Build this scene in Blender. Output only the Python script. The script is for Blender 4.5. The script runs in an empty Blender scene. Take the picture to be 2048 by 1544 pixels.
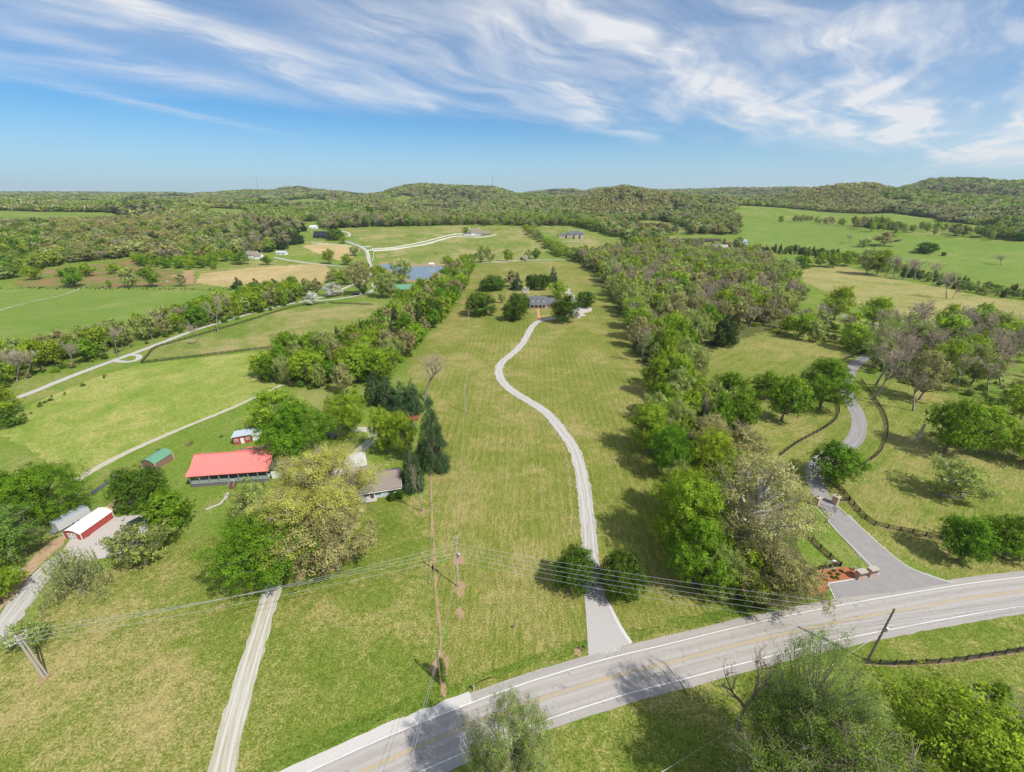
import bpy, math, random
import numpy as np
from mathutils import Vector, Matrix
R = math.radians
sc = bpy.context.scene
COL = sc.collection
# ------------------------------------------------------------ camera, sky, sun, exposure
CAM_H, FOC, PXW, PXH, HOR = 75.0, 850.0, 2048.0, 1544.0, 395.0
TILT = math.atan((PXH / 2 - HOR) / FOC)
cam = bpy.data.cameras.new('camera'); camo = bpy.data.objects.new('camera', cam); COL.objects.link(camo)
camo.location = (0, 0, CAM_H); camo.rotation_euler = (math.pi / 2 - TILT, 0, 0)
cam.sensor_width = 36; cam.lens = FOC / PXW * 36; cam.clip_start = 0.5; cam.clip_end = 60000
sc.camera = camo
sc.render.resolution_x = 1024; sc.render.resolution_y = 772
SUN_EL, SUN_AZ = 51.0, 128.0          # azimuth clockwise from +Y (straight ahead)
sv = Vector((math.sin(R(SUN_AZ)) * math.cos(R(SUN_EL)), math.cos(R(SUN_AZ)) * math.cos(R(SUN_EL)), math.sin(R(SUN_EL))))
sl = bpy.data.lights.new('sun', 'SUN'); slo = bpy.data.objects.new('sun', sl); COL.objects.link(slo)
sl.energy = 5.0; sl.angle = R(0.5); sl.color = (1.0, 0.95, 0.87); slo.rotation_euler = sv.to_track_quat('Z', 'Y').to_euler()
sc.view_settings.view_transform = 'Standard'; sc.view_settings.look = 'None'; sc.view_settings.gamma = 1.0
sc.view_settings.exposure = 0.08
sc.cycles.max_bounces = 4; sc.cycles.diffuse_bounces = 2; sc.cycles.glossy_bounces = 2
sc.cycles.transmission_bounces = 2; sc.cycles.volume_bounces = 0; sc.cycles.transparent_max_bounces = 4
sc.cycles.use_denoising = True
sc.cycles.caustics_reflective = False; sc.cycles.caustics_refractive = False


def node(nt, typ, ins=None, **kw):
    n = nt.nodes.new(typ)
    for k, v in kw.items(): setattr(n, k, v)
    for k, v in (ins or {}).items():
        s = n.inputs[k]
        if isinstance(v, bpy.types.NodeSocket): nt.links.new(v, s)
        elif isinstance(v, (tuple, list)) and len(v) == 3 and s.type == 'RGBA': s.default_value = (*v, 1)
        else: s.default_value = v
    return n


def M(nt, op, a, b=0.0, c=0.0, clamp=False):
    n = nt.nodes.new('ShaderNodeMath'); n.operation = op; n.use_clamp = clamp
    for i, v in enumerate((a, b, c)):
        if isinstance(v, bpy.types.NodeSocket): nt.links.new(v, n.inputs[i])
        else: n.inputs[i].default_value = v
    return n.outputs[0]


def MIX(nt, f, a, b, mode='MIX'):
    n = nt.nodes.new('ShaderNodeMix'); n.data_type = 'RGBA'; n.blend_type = mode
    for s, v in ((n.inputs[0], f), (n.inputs[6], a), (n.inputs[7], b)):
        if isinstance(v, bpy.types.NodeSocket): nt.links.new(v, s)
        elif isinstance(v, (tuple, list)): s.default_value = (*v[:3], 1)
        else: s.default_value = v
    return n.outputs[2]


def SM(nt, x, lo, hi, a=0.0, b=1.0):
    n = nt.nodes.new('ShaderNodeMapRange'); n.interpolation_type = 'SMOOTHSTEP'
    if isinstance(x, bpy.types.NodeSocket): nt.links.new(x, n.inputs[0])
    for i, v in enumerate((lo, hi, a, b)): n.inputs[i + 1].default_value = v
    return n.outputs[0]


def ray(px, py):
    u = (np.asarray(px, float) - PXW / 2) / FOC; v = -(np.asarray(py, float) - PXH / 2) / FOC
    return np.stack([u, math.cos(TILT) + v * math.sin(TILT), -math.sin(TILT) + v * math.cos(TILT)], -1)


def make_world():
    w = bpy.data.worlds.new('World'); sc.world = w; w.use_nodes = True
    nt = w.node_tree; nt.nodes.clear()
    sky = node(nt, 'ShaderNodeTexSky', sky_type='NISHITA', sun_disc=False, sun_elevation=R(SUN_EL), sun_rotation=R(SUN_AZ),
               altitude=300, air_density=0.95, dust_density=0.15, ozone_density=2.2)
    tc = node(nt, 'ShaderNodeTexCoord')
    sx = node(nt, 'ShaderNodeSeparateXYZ', {0: tc.outputs['Generated']})
    x, y, z = sx.outputs
    az = M(nt, 'MULTIPLY', M(nt, 'ARCTAN2', x, y), 57.2958)
    el = M(nt, 'MULTIPLY', M(nt, 'ARCSINE', z), 57.2958)
    zc = M(nt, 'ADD', M(nt, 'MAXIMUM', z, 0.0), 0.07)
    pv = node(nt, 'ShaderNodeCombineXYZ', {0: M(nt, 'DIVIDE', x, zc), 1: M(nt, 'DIVIDE', y, zc), 2: 0.0}).outputs[0]
    warp = node(nt, 'ShaderNodeTexNoise', {'Vector': pv, 'Scale': 0.55, 'Detail': 3.0, 'Roughness': 0.5})
    wv = node(nt, 'ShaderNodeVectorMath', {0: warp.outputs['Color'], 1: (0.5, 0.5, 0.5)}, operation='SUBTRACT').outputs[0]
    wv = node(nt, 'ShaderNodeVectorMath', {0: wv, 'Scale': 1.25}, operation='SCALE').outputs[0]
    pw = node(nt, 'ShaderNodeVectorMath', {0: pv, 1: wv}, operation='ADD').outputs[0]

    def layer(rot, sx_, sy_, det, rough, dist, off):
        m = node(nt, 'ShaderNodeMapping', {'Vector': pw, 'Rotation': (0, 0, R(rot))})
        m = node(nt, 'ShaderNodeMapping', {'Vector': m.outputs[0], 'Scale': (sx_, sy_, 1), 'Location': (off, off * .7, 0)})
        return node(nt, 'ShaderNodeTexNoise', {'Vector': m.outputs[0], 'Scale': 1.0, 'Detail': det, 'Roughness': rough, 'Distortion': dist}).outputs[0]
    n1 = layer(-48, 0.30, 1.30, 8, 0.54, 0.35, 3.1)       # long streaks
    n2 = layer(-40, 1.1, 4.2, 7, 0.55, 0.4, 7.7)        # fine fibres
    n3 = layer(-66, 0.6, 1.7, 10, 0.6, 0.5, 12.3)      # other band
    n4 = layer(-45, 2.6, 13.0, 6, 0.65, 0.6, 21.0)      # hair-fine streaks
    # broad cover: blobs in azimuth / elevation (deg): px centre, px semi-axes, tilt, weight
    blobs = [(1330, 110, 330, 75, 25, 1.0), (1800, 235, 380, 75, 10, 1.1), (1900, 310, 300, 30, 6, .9), (1120, 150, 200, 38, 32, .9),
             (1750, 70, 330, 60, 8, .75), (860, 210, 150, 22, 12, .7), (560, 130, 330, 32, 14, .85), (150, 30, 300, 24, 6, .7), (230, 115, 280, 18, 10, .5),
             (700, 40, 260, 34, 12, .7), (300, 212, 180, 7, 8, .8), (1300, 262, 200, 12, 9, .5), (1560, 20, 200, 30, 20, .8), (90, 150, 160, 8, 6, .35), (1500, 330, 260, 7, 4, .3)]
    tot = None
    for (bx, by, ra, rb, tl, wt) in blobs:
        d = ray(bx, by); d = d / np.linalg.norm(d)
        a0, e0 = math.degrees(math.atan2(d[0], d[1])), math.degrees(math.asin(d[2]))
        d2 = ray(bx + ra, by); d2 = d2 / np.linalg.norm(d2); wa = abs(math.degrees(math.atan2(d2[0], d2[1])) - a0)
        d3 = ray(bx, by - rb); d3 = d3 / np.linalg.norm(d3); we = abs(math.degrees(math.asin(d3[2])) - e0)
        da = M(nt, 'SUBTRACT', az, a0); de = M(nt, 'SUBTRACT', el, e0)
        c, s = math.cos(R(-tl)), math.sin(R(-tl))
        u = M(nt, 'DIVIDE', M(nt, 'ADD', M(nt, 'MULTIPLY', da, c), M(nt, 'MULTIPLY', de, s)), wa)
        v = M(nt, 'DIVIDE', M(nt, 'SUBTRACT', M(nt, 'MULTIPLY', de, c), M(nt, 'MULTIPLY', da, s)), we)
        q = M(nt, 'ADD', M(nt, 'MULTIPLY', u, u), M(nt, 'MULTIPLY', v, v))
        g = M(nt, 'MULTIPLY', M(nt, 'EXPONENT', M(nt, 'MULTIPLY', q, -0.8)), wt)
        if (bx, by) == (300, 212): streak = g; continue
        tot = g if tot is None else M(nt, 'MAXIMUM', tot, g)
    # behind and beside the camera the same thin cirrus goes on
    back = SM(nt, M(nt, 'ABSOLUTE', az), 58, 85, 0, .6)
    tot = M(nt, 'MAXIMUM', tot, back)
    base = M(nt, 'ADD', M(nt, 'MULTIPLY', n1, .62), M(nt, 'ADD', M(nt, 'MULTIPLY', n2, .24), M(nt, 'MULTIPLY', n3, .30)))
    # the cirrus sheet lies above a sloping lower edge
    fc = nt.nodes.new('ShaderNodeFloatCurve'); cv = fc.mapping.curves[0]
    EDGE = [(-300, 150), (0, 165), (400, 200), (800, 235), (1050, 266), (1150, 276), (1300, 288), (1450, 302), (1600, 318), (1800, 346), (2048, 364), (2300, 372)]
    ae = []
    for ex, ey in EDGE:
        d = ray(ex, ey); d = d / np.linalg.norm(d); ae.append((math.degrees(math.atan2(d[0], d[1])) / 180 + .5, math.degrees(math.asin(d[2])) / 30))
    ae = [(0.0, .22)] + ae + [(1.0, .2)]
    while len(cv.points) < len(ae): cv.points.new(.5, .5)
    for p_, q_ in zip(cv.points, ae): p_.location = q_
    fc.mapping.update()
    nt.links.new(M(nt, 'ADD', M(nt, 'DIVIDE', az, 180.0), .5), fc.inputs[1])
    lim = M(nt, 'MULTIPLY', fc.outputs[0], 30.0)
    rel = M(nt, 'SUBTRACT', M(nt, 'ADD', el, M(nt, 'MULTIPLY', M(nt, 'SUBTRACT', n1, .5), 5.0)), lim)
    cover = SM(nt, rel, -.3, 3.2)
    fib = SM(nt, M(nt, 'ADD', base, M(nt, 'MULTIPLY', M(nt, 'SUBTRACT', n4, .5), .10)), .48, .72)
    body = M(nt, 'MULTIPLY', cover, M(nt, 'ADD', .15, M(nt, 'MULTIPLY', fib, M(nt, 'ADD', .36, M(nt, 'MULTIPLY', tot, .72)))))
    soft = M(nt, 'MULTIPLY', M(nt, 'MULTIPLY', tot, cover), M(nt, 'ADD', .12, M(nt, 'MULTIPLY', SM(nt, n3, .35, .65), .30)))
    lone = M(nt, 'MULTIPLY', streak, M(nt, 'ADD', .18, M(nt, 'MULTIPLY', SM(nt, n4, .35, .65), .4)))
    dens = M(nt, 'MULTIPLY', M(nt, 'ADD', M(nt, 'ADD', body, soft), lone, clamp=True), .92)
    skyc = MIX(nt, 1.0, sky.outputs[0], (0.44, 0.94, 1.27), 'MULTIPLY')
    glow = MIX(nt, SM(nt, el, 9.0, 0.5), skyc, (5.9, 7.7, 8.9)); glow = MIX(nt, .62, skyc, glow)
    cl = MIX(nt, dens, glow, (9.3, 9.35, 9.5))
    bg = node(nt, 'ShaderNodeBackground', {'Color': cl, 'Strength': 0.090})
    out = node(nt, 'ShaderNodeOutputWorld'); nt.links.new(bg.outputs[0], out.inputs[0])


make_world()
# ------------------------------------------------------------ terrain height and pixel -> ground
def sstep(x, a, b):
    t = np.clip((x - a) / (b - a), 0, 1); return t * t * (3 - 2 * t)


SKYL = [(-700, 382), (-200, 381), (0, 384), (60, 381), (150, 380), (220, 382), (260, 384), (300, 384), (340, 384), (385, 387), (410, 384), (450, 381), (512, 380), (545, 381), (575, 375), (600, 374), (640, 380),
        (690, 383), (730, 388), (760, 386), (780, 380), (815, 371), (850, 369), (900, 371), (940, 372), (985, 374), (1010, 380), (1035, 387), (1060, 384), (1100, 380), (1145, 379), (1165, 383), (1190, 376), (1230, 370),
        (1255, 368), (1290, 375), (1330, 379), (1400, 379), (1450, 377), (1500, 376), (1560, 375), (1620, 373), (1680, 368), (1740, 365), (1790, 370), (1850, 360), (1900, 357), (1950, 360), (2000, 364), (2048, 364), (2300, 366), (2700, 375)]


def skyel(px):
    y = np.interp(px, [p[0] for p in SKYL], [p[1] for p in SKYL]); d = ray(px, y); return d[..., 2] / np.hypot(d[..., 0], d[..., 1])


# ridges: distance, front/back falloff, tree allowance, (px, share of skyline elevation angle + offset)
RIDGES = [
    (7000, 2600, 12, [(-900, .4), (-300, 1), (300, 1), (420, 1), (480, .6), (760, .9), (1060, .8), (2700, .6)]),
    (3900, 900, 14, [(-900, .2), (200, .3), (300, .55), (420, .7), (500, 1), (560, .95), (600, 1), (700, .95), (740, .7), (1010, .9), (1050, 1), (1150, 1), (1300, .9), (1400, 1), (1560, 1), (1640, .8), (2700, .7)]),
    (2700, 620, 14, [(-900, -.2), (500, -.2), (600, .2), (690, .75), (760, .9), (815, 1), (850, 1), (985, 1), (1030, .85), (1100, .2), (1750, .1), (1800, .8), (1850, 1), (2048, 1), (2300, .9), (2700, .7)]),
    (1950, 420, 14, [(-900, -.6), (1100, -.5), (1400, -.4), (1540, .1), (1620, .8), (1680, 1), (1740, 1), (1800, .7), (1900, .15), (2048, 0), (2700, .1)]),
    (1500, 330, 14, [(-900, -.9), (600, -.9), (700, -.5), (1000, -.5), (1080, -.1), (1130, .3), (1190, .85), (1240, 1), (1290, .85), (1350, .6), (1430, .25), (1500, -.3), (1600, -.6), (2700, -.6)]),
]


def terrain(x, y):
    x = np.asarray(x, float); y = np.asarray(y, float)
    r = np.hypot(x, y); az = np.arctan2(x, np.maximum(y, -1e9))
    azc = np.clip(az, -1.1, 1.1)
    # the pixel column on the skyline that this azimuth falls on
    px = PXW / 2 + FOC * np.tan(azc) * (math.cos(TILT) + (377 / FOC) * math.sin(TILT))
    base = 27 * sstep(r, 560, 950) + 10 * sstep(r, 1000, 2600)
    base = base - 14 * sstep(r, 1500, 5000) * sstep(-px, -700, 0)
    und = 2.2 * np.sin(x * .011 + 1.3) * np.sin(y * .009 + .4) + 1.2 * np.sin(x * .023 - y * .017)
    z = base + und * sstep(r, 520, 900)
    e = skyel(px)
    front = sstep(y, 150, 500) if np.ndim(y) else (0.0 if y < 150 else sstep(y, 150, 500))
    for (D, w, tree, pts) in RIDGES:
        s = np.interp(px, [p[0] for p in pts], [p[1] for p in pts])
        top = CAM_H + D * e * s - tree * 1.0
        k = np.exp(-((r - D) / w) ** 2)
        z = np.maximum(z, base + (top - base) * k) if False else z + np.log1p(np.exp(np.clip(((base + (top - base) * k) - z) / 3.0, -30, 30))) * 3.0 * front * k
    lump = 5 * np.sin(x * .0061 + 2) * np.sin(y * .0047) + 3 * np.sin(x * .013 - 1) * np.sin(y * .011 + 1)
    z = z + lump * sstep(r, 1150, 1600) * .6
    return z - (r / 20000.0) ** 2 * 30


def G(px, py, z=0.0):
    """world point where the sight line through a photo pixel meets the terrain (plus z)"""
    d = ray(px, py)
    if d[2] < -1e-4:
        s = (CAM_H - z) / -d[2]
        if s * math.hypot(d[0], d[1]) < 540: return Vector((d[0] * s, d[1] * s, z))
    hl = math.hypot(d[0], d[1]); t = np.geomspace(400, 14000, 2500) / hl
    X, Y, Z = d[0] * t, d[1] * t, CAM_H + d[2] * t
    hit = np.nonzero(Z < terrain(X, Y) + z)[0]
    i = hit[0] if len(hit) else len(t) - 1
    return Vector((X[i], Y[i], float(terrain(X[i], Y[i])) + z))


def PX(x, y, z):
    """project world arrays to photo pixels"""
    dz = np.asarray(z) - CAM_H
    depth = y * math.cos(TILT) - dz * math.sin(TILT); up = y * math.sin(TILT) + dz * math.cos(TILT)
    depth = np.where(depth < 1, 1, depth)
    return PXW / 2 + FOC * x / depth, PXH / 2 - FOC * up / depth, depth


def inpoly(x, y, poly):
    c = np.zeros(np.shape(x), bool); n = len(poly); j = n - 1
    for i in range(n):
        xi, yi = poly[i]; xj, yj = poly[j]
        if yi != yj: c ^= ((yi > y) != (yj > y)) & (x < (xj - xi) * (y - yi) / (yj - yi) + xi)
        j = i
    return c


def smooth(pts, step=2.0):
    """Catmull-Rom through world points, resampled by length"""
    P = [np.array(p[:2], float) for p in pts]
    P = [2 * P[0] - P[1]] + P + [2 * P[-1] - P[-2]]
    out = []
    for i in range(1, len(P) - 2):
        n = max(2, int(np.linalg.norm(P[i + 1] - P[i]) / step))
        for k in range(n):
            t = k / n
            out.append(.5 * (2 * P[i] + (P[i + 1] - P[i - 1]) * t + (2 * P[i - 1] - 5 * P[i] + 4 * P[i + 1] - P[i + 2]) * t * t + (3 * P[i] - P[i - 1] - 3 * P[i + 1] + P[i + 2]) * t ** 3))
    out.append(P[-2]); out = np.array(out)
    d = np.r_[0, np.cumsum(np.linalg.norm(np.diff(out, axis=0), axis=1))]
    s = np.linspace(0, d[-1], max(2, int(d[-1] / step) + 1))
    return np.stack([np.interp(s, d, out[:, 0]), np.interp(s, d, out[:, 1])], 1), s


def gpts(*pp): return [G(a, b) for a, b in pp]


def tag(o, label=None, cat=None, group=None, kind=None):
    for k, v in (('label', label), ('category', cat), ('group', group), ('kind', kind)):
        if v: o[k] = v
    return o


class MB:
    def __init__(s): s.v = []; s.f = []
    def add(s, vs, fs):
        b = len(s.v); s.v += [tuple(p) for p in vs]; s.f += [tuple(i + b for i in f) for f in fs]; return s
    def box(s, x0, x1, y0, y1, z0, z1, T=None):
        vs = [Vector((x, y, z)) for z in (z0, z1) for y in (y0, y1) for x in (x0, x1)]
        if T is not None: vs = [T @ p for p in vs]
        return s.add(vs, [(0, 2, 3, 1), (4, 5, 7, 6), (0, 1, 5, 4), (2, 6, 7, 3), (0, 4, 6, 2), (1, 3, 7, 5)])
    def bar(s, p, q, w, h):
        p, q = Vector(p), Vector(q); d = q - p; L = d.length
        if L < 1e-6: return s
        d /= L; side = d.cross(Vector((0, 0, 1)))
        side = side.normalized() if side.length > 1e-3 else Vector((1, 0, 0))
        up = side.cross(d)
        T = Matrix((side, d, up)).transposed().to_4x4(); T.translation = p
        return s.box(-w / 2, w / 2, 0, L, -h / 2, h / 2, T)
    def tube(s, pts, rad, n=8, cap=True):
        pts = [Vector(p) for p in pts]; rings = []; b = len(s.v)
        for i, p in enumerate(pts):
            d = (pts[min(i + 1, len(pts) - 1)] - pts[max(i - 1, 0)]).normalized()
            a = d.cross(Vector((0, 0, 1)) if abs(d.z) < .9 else Vector((1, 0, 0))).normalized(); c = d.cross(a)
            r = rad[i] if isinstance(rad, (list, tuple)) else rad
            s.v += [tuple(p + (a * math.cos(6.2832 * k / n) + c * math.sin(6.2832 * k / n)) * r) for k in range(n)]
        for i in range(len(pts) - 1):
            for k in range(n):
                k2 = (k + 1) % n; s.f.append((b + i * n + k, b + i * n + k2, b + (i + 1) * n + k2, b + (i + 1) * n + k))
        if cap: s.f.append(tuple(b + k for k in reversed(range(n)))); s.f.append(tuple(b + (len(pts) - 1) * n + k for k in range(n)))
        return s
    def prism(s, poly, z0, z1):
        n = len(poly)
        return s.add([(x, y, z0) for x, y in poly] + [(x, y, z1) for x, y in poly],
                     [tuple(reversed(range(n))), tuple(range(n, 2 * n))] + [(i, (i + 1) % n, n + (i + 1) % n, n + i) for i in range(n)])
    def xprism(s, prof, x0, x1, T=None):
        """profile in y,z extruded along x"""
        n = len(prof)
        vs = [Vector((x0, y, z)) for y, z in prof] + [Vector((x1, y, z)) for y, z in prof]
        if T is not None: vs = [T @ p for p in vs]
        return s.add(vs, [tuple(reversed(range(n))), tuple(range(n, 2 * n))] + [(i, (i + 1) % n, n + (i + 1) % n, n + i) for i in range(n)])
    def build(s, name, mat, parent=None, smooth_=False):
        me = bpy.data.meshes.new(name); me.from_pydata(s.v, [], s.f); me.update()
        if mat: me.materials.append(mat)
        if smooth_: me.polygons.foreach_set('use_smooth', [True] * len(me.polygons))
        o = bpy.data.objects.new(name, me); COL.objects.link(o)
        if parent: o.parent = parent
        return o


def empty(name, loc, rz=0, sc_=None):
    e = bpy.data.objects.new(name, None); COL.objects.link(e); e.location = loc; e.rotation_euler = (0, 0, rz)
    e.empty_display_size = .3
    if sc_: e.scale = sc_
    return e


# ------------------------------------------------------------ materials
def mat(name, col, rough=.8, var=0.0, vs=1.0, metal=0.0, bump=0.0, spec=.3):
    m = bpy.data.materials.new(name); m.use_nodes = True; nt = m.node_tree; b = nt.nodes['Principled BSDF']
    b.inputs['Roughness'].default_value = rough; b.inputs['Metallic'].default_value = metal; b.inputs['Specular IOR Level'].default_value = spec
    b.inputs['Base Color'].default_value = (*col, 1)
    if var or bump:
        tc = node(nt, 'ShaderNodeTexCoord')
        n = node(nt, 'ShaderNodeTexNoise', {'Vector': tc.outputs['Object'], 'Scale': vs, 'Detail': 8.0, 'Roughness': .65})
        c = MIX(nt, n.outputs[0], [k * (1 - var) for k in col], [min(1, k * (1 + var)) for k in col]); nt.links.new(c, b.inputs['Base Color'])
        if bump: nt.links.new(node(nt, 'ShaderNodeBump', {'Height': n.outputs[0], 'Distance': bump}).outputs[0], b.inputs['Normal'])
    return m


def striped(name, col, col2, axis, period, width=.12, rough=.6, metal=0.0, var=.12, spec=.3):
    """ribs, boards or shingle courses: lines across one object axis"""
    m = mat(name, col, rough, metal=metal, spec=spec); nt = m.node_tree; b = nt.nodes['Principled BSDF']
    tc = node(nt, 'ShaderNodeTexCoord'); sx = node(nt, 'ShaderNodeSeparateXYZ', {0: tc.outputs['Object']})
    f = M(nt, 'FRACT', M(nt, 'DIVIDE', sx.outputs[axis], period)); k = M(nt, 'LESS_THAN', f, width)
    n = node(nt, 'ShaderNodeTexNoise', {'Vector': tc.outputs['Object'], 'Scale': 1.3, 'Detail': 6.0})
    c = MIX(nt, n.outputs[0], [q * (1 - var) for q in col], [q * (1 + var) for q in col])
    nt.links.new(MIX(nt, k, c, col2), b.inputs['Base Color'])
    nt.links.new(node(nt, 'ShaderNodeBump', {'Height': k, 'Distance': .03, 'Strength': .6}).outputs[0], b.inputs['Normal'])
    return m


def brick(name, c1, c2, mortar, sx_=1.0):
    m = mat(name, c1, .85); nt = m.node_tree; b = nt.nodes['Principled BSDF']
    tc = node(nt, 'ShaderNodeTexCoord'); s = node(nt, 'ShaderNodeSeparateXYZ', {0: tc.outputs['Object']})
    v = node(nt, 'ShaderNodeCombineXYZ', {0: M(nt, 'ADD', s.outputs[0], s.outputs[1]), 1: s.outputs[2], 2: 0.0})
    t = node(nt, 'ShaderNodeTexBrick', {'Vector': v.outputs[0], 'Color1': c1, 'Color2': c2, 'Mortar': mortar, 'Scale': 1.0 / sx_, 'Mortar Size': .012, 'Brick Width': .24, 'Row Height': .085})
    nt.links.new(t.outputs[0], b.inputs['Base Color']); return m


def grassy(name, dark, mid, dry, dryness=.5, stripe=None, scale=1.0, patch=None, pt=(.60, .72)):
    """turf: patches of lush and dry grass, tufts, optional mowing swaths (period m, strength, swath angle)"""
    m = mat(name, mid, .95, spec=.08); nt = m.node_tree; b = nt.nodes['Principled BSDF']
    tc = node(nt, 'ShaderNodeTexCoord'); co = tc.outputs['Object']

    def nz(s, d, r=.6, dist=0.0, v=co): return node(nt, 'ShaderNodeTexNoise', {'Vector': v, 'Scale': s * scale, 'Detail': d, 'Roughness': r, 'Distortion': dist}).outputs[0]
    st = node(nt, 'ShaderNodeMapping', {'Vector': node(nt, 'ShaderNodeMapping', {'Vector': co, 'Rotation': (0, 0, stripe[2] if stripe else 0)}).outputs[0], 'Scale': (1.8, .4, 1) if stripe else (1, .9, 1)}).outputs[0]
    big, med, tuft, fine = nz(.021, 5, .6, .6), nz(.11, 8, .72, .7), nz(.9, 5, .7, 0, st), nz(3.0, 3, .8)
    a = M(nt, 'ADD', M(nt, 'ADD', M(nt, 'MULTIPLY', big, .70), M(nt, 'MULTIPLY', fine, .46)), M(nt, 'ADD', M(nt, 'MULTIPLY', med, .62), M(nt, 'MULTIPLY', tuft, .32)))   # about 1.05
    t = SM(nt, a, 1.20 - dryness * .42, 1.34 - dryness * .25)
    c = MIX(nt, SM(nt, a, .76, 1.04), dark, mid)
    c = MIX(nt, t, c, dry)
    if patch:
        c = MIX(nt, SM(nt, nz(.05, 6, .7, .4), *pt), c, patch)
    if stripe:
        per, amt, ang = stripe
        w = node(nt, 'ShaderNodeMapping', {'Vector': co, 'Rotation': (0, 0, ang)}).outputs[0]
        wob = M(nt, 'MULTIPLY', M(nt, 'SUBTRACT', nz(.010, 1), .5), 7.0)
        sx = node(nt, 'ShaderNodeSeparateXYZ', {0: w})
        ph = M(nt, 'MULTIPLY', M(nt, 'ADD', sx.outputs[0], wob), 6.2832 / per)
        s = M(nt, 'MULTIPLY', M(nt, 'SINE', ph), M(nt, 'MULTIPLY', SM(nt, nz(.03, 3), .35, .6), amt))
        s2 = M(nt, 'MULTIPLY', SM(nt, M(nt, 'SINE', M(nt, 'MULTIPLY', ph, 2.0)), .75, 1.0), amt * 1.1)
        c = MIX(nt, M(nt, 'ADD', M(nt, 'ADD', M(nt, 'MULTIPLY', s, .5), amt * .5), s2, clamp=True), c, dry)
        c = MIX(nt, M(nt, 'MULTIPLY', M(nt, 'MULTIPLY', s, -1.0), .9, clamp=True), c, dark)
    g = M(nt, 'ADD', M(nt, 'MULTIPLY', SM(nt, tuft, .3, .7), .30), M(nt, 'MULTIPLY', SM(nt, fine, .34, .66), .62))
    c = MIX(nt, 1.0, c, node(nt, 'ShaderNodeCombineColor', {0: M(nt, 'ADD', g, .54), 1: M(nt, 'ADD', g, .54), 2: M(nt, 'ADD', g, .50)}).outputs[0], 'MULTIPLY')
    nt.links.new(c, b.inputs['Base Color'])
    h = M(nt, 'ADD', M(nt, 'MULTIPLY', fine, .5), tuft)
    nt.links.new(node(nt, 'ShaderNodeBump', {'Height': h, 'Distance': .25, 'Strength': .7}).outputs[0], b.inputs['Normal'])
    return m


DK, MD, DRY = (.088, .138, .014), (.155, .19, .030), (.30, .258, .10)
GM = dict(
    pasture=grassy('pasture_grass', (.085, .165, .02), (.145, .215, .032), (.25, .25, .085), .42),
    lawn=grassy('mown_grass', DK, MD, DRY, .50, (2.6, .22, 0.03)),
    front=grassy('verge_grass', (.085, .142, .015), (.15, .192, .032), (.32, .27, .11), .48),
    lush=grassy('lush_grass', (.105, .175, .03), (.15, .225, .042), (.22, .255, .075), .35),
    meadow=grassy('meadow_grass', (.12, .18, .03), (.20, .225, .05), (.34, .295, .13), .66, (7.0, .25, -1.1)),
    straw=grassy('straw_stubble', (.26, .25, .09), (.38, .30, .14), (.48, .37, .20), .45),
    brown=grassy('brown_sedge', (.15, .15, .05), (.23, .165, .075), (.26, .18, .09), .45, None, 1.0, (.13, .18, .04), (.45, .56)),
    parkland=grassy('parkland_grass', (.085, .145, .016), (.15, .195, .032), (.28, .25, .09), .50, (5.0, .22, .9)),
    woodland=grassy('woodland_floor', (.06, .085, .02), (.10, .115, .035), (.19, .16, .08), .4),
    ranch=grassy('ranch_grass', (.09, .16, .022), (.155, .205, .038), (.31, .27, .12), .55),
)


def soil(name, col, g=.5):
    m = grassy(name, DK, MD, DRY, .7); nt = m.node_tree; b = nt.nodes['Principled BSDF']
    old = b.inputs['Base Color'].links[0].from_socket; tc = node(nt, 'ShaderNodeTexCoord')
    n = node(nt, 'ShaderNodeTexNoise', {'Vector': tc.outputs['Object'], 'Scale': .9, 'Detail': 8.0, 'Roughness': .75}).outputs[0]
    n2 = node(nt, 'ShaderNodeTexNoise', {'Vector': tc.outputs['Object'], 'Scale': 5.0, 'Detail': 4.0, 'Roughness': .7}).outputs[0]
    c = MIX(nt, n2, [q * .7 for q in col], [q * 1.3 for q in col])
    nt.links.new(MIX(nt, SM(nt, n, g - .06, g + .08), c, old), b.inputs['Base Color']); return m


SOIL = soil('bare_soil', (.36, .235, .145), .54)
FAINT = soil('faint_soil', (.34, .25, .14), .46)


# ------------------------------------------------------------ ground
def ground():
    az = np.radians(np.r_[np.arange(-179, -66, 6.0), np.arange(-66, 66.01, .26), np.arange(67, 181, 6.0)])
    rr = np.r_[6, 30, 90, 200, 350, 480, np.arange(540, 1150, 9), np.arange(1150, 3600, 22), np.geomspace(3600, 13500, 60), 14500]
    A, RR = np.meshgrid(az, rr); X, Y = RR * np.sin(A), RR * np.cos(A)
    Z = terrain(X, Y); Z[:4] = 0
    n, m = X.shape
    v = np.stack([X, Y, Z], -1).reshape(-1, 3)
    i, j = np.meshgrid(np.arange(n - 1), np.arange(m), indexing='ij')
    j2 = (j + 1) % m
    f = np.stack([i * m + j, (i + 1) * m + j, (i + 1) * m + j2, i * m + j2], -1).reshape(-1, 4)[:, ::-1]
    v = np.vstack([v, [[0, 0, 0]]])
    me = bpy.data.meshes.new('ground')
    cap = [(len(v) - 1, (k + 1) % m, k) for k in range(m)]
    me.from_pydata(v.tolist(), [], f.tolist() + cap); me.update()
    me.polygons.foreach_set('use_smooth', [True] * len(me.polygons))
    me.materials.append(GM['pasture'])
    o = bpy.data.objects.new('ground', me); COL.objects.link(o); tag(o, kind='structure')
    # normals must look up
    if me.polygons[5000].normal.z < 0: me.flip_normals()
    return o


ground()


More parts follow.
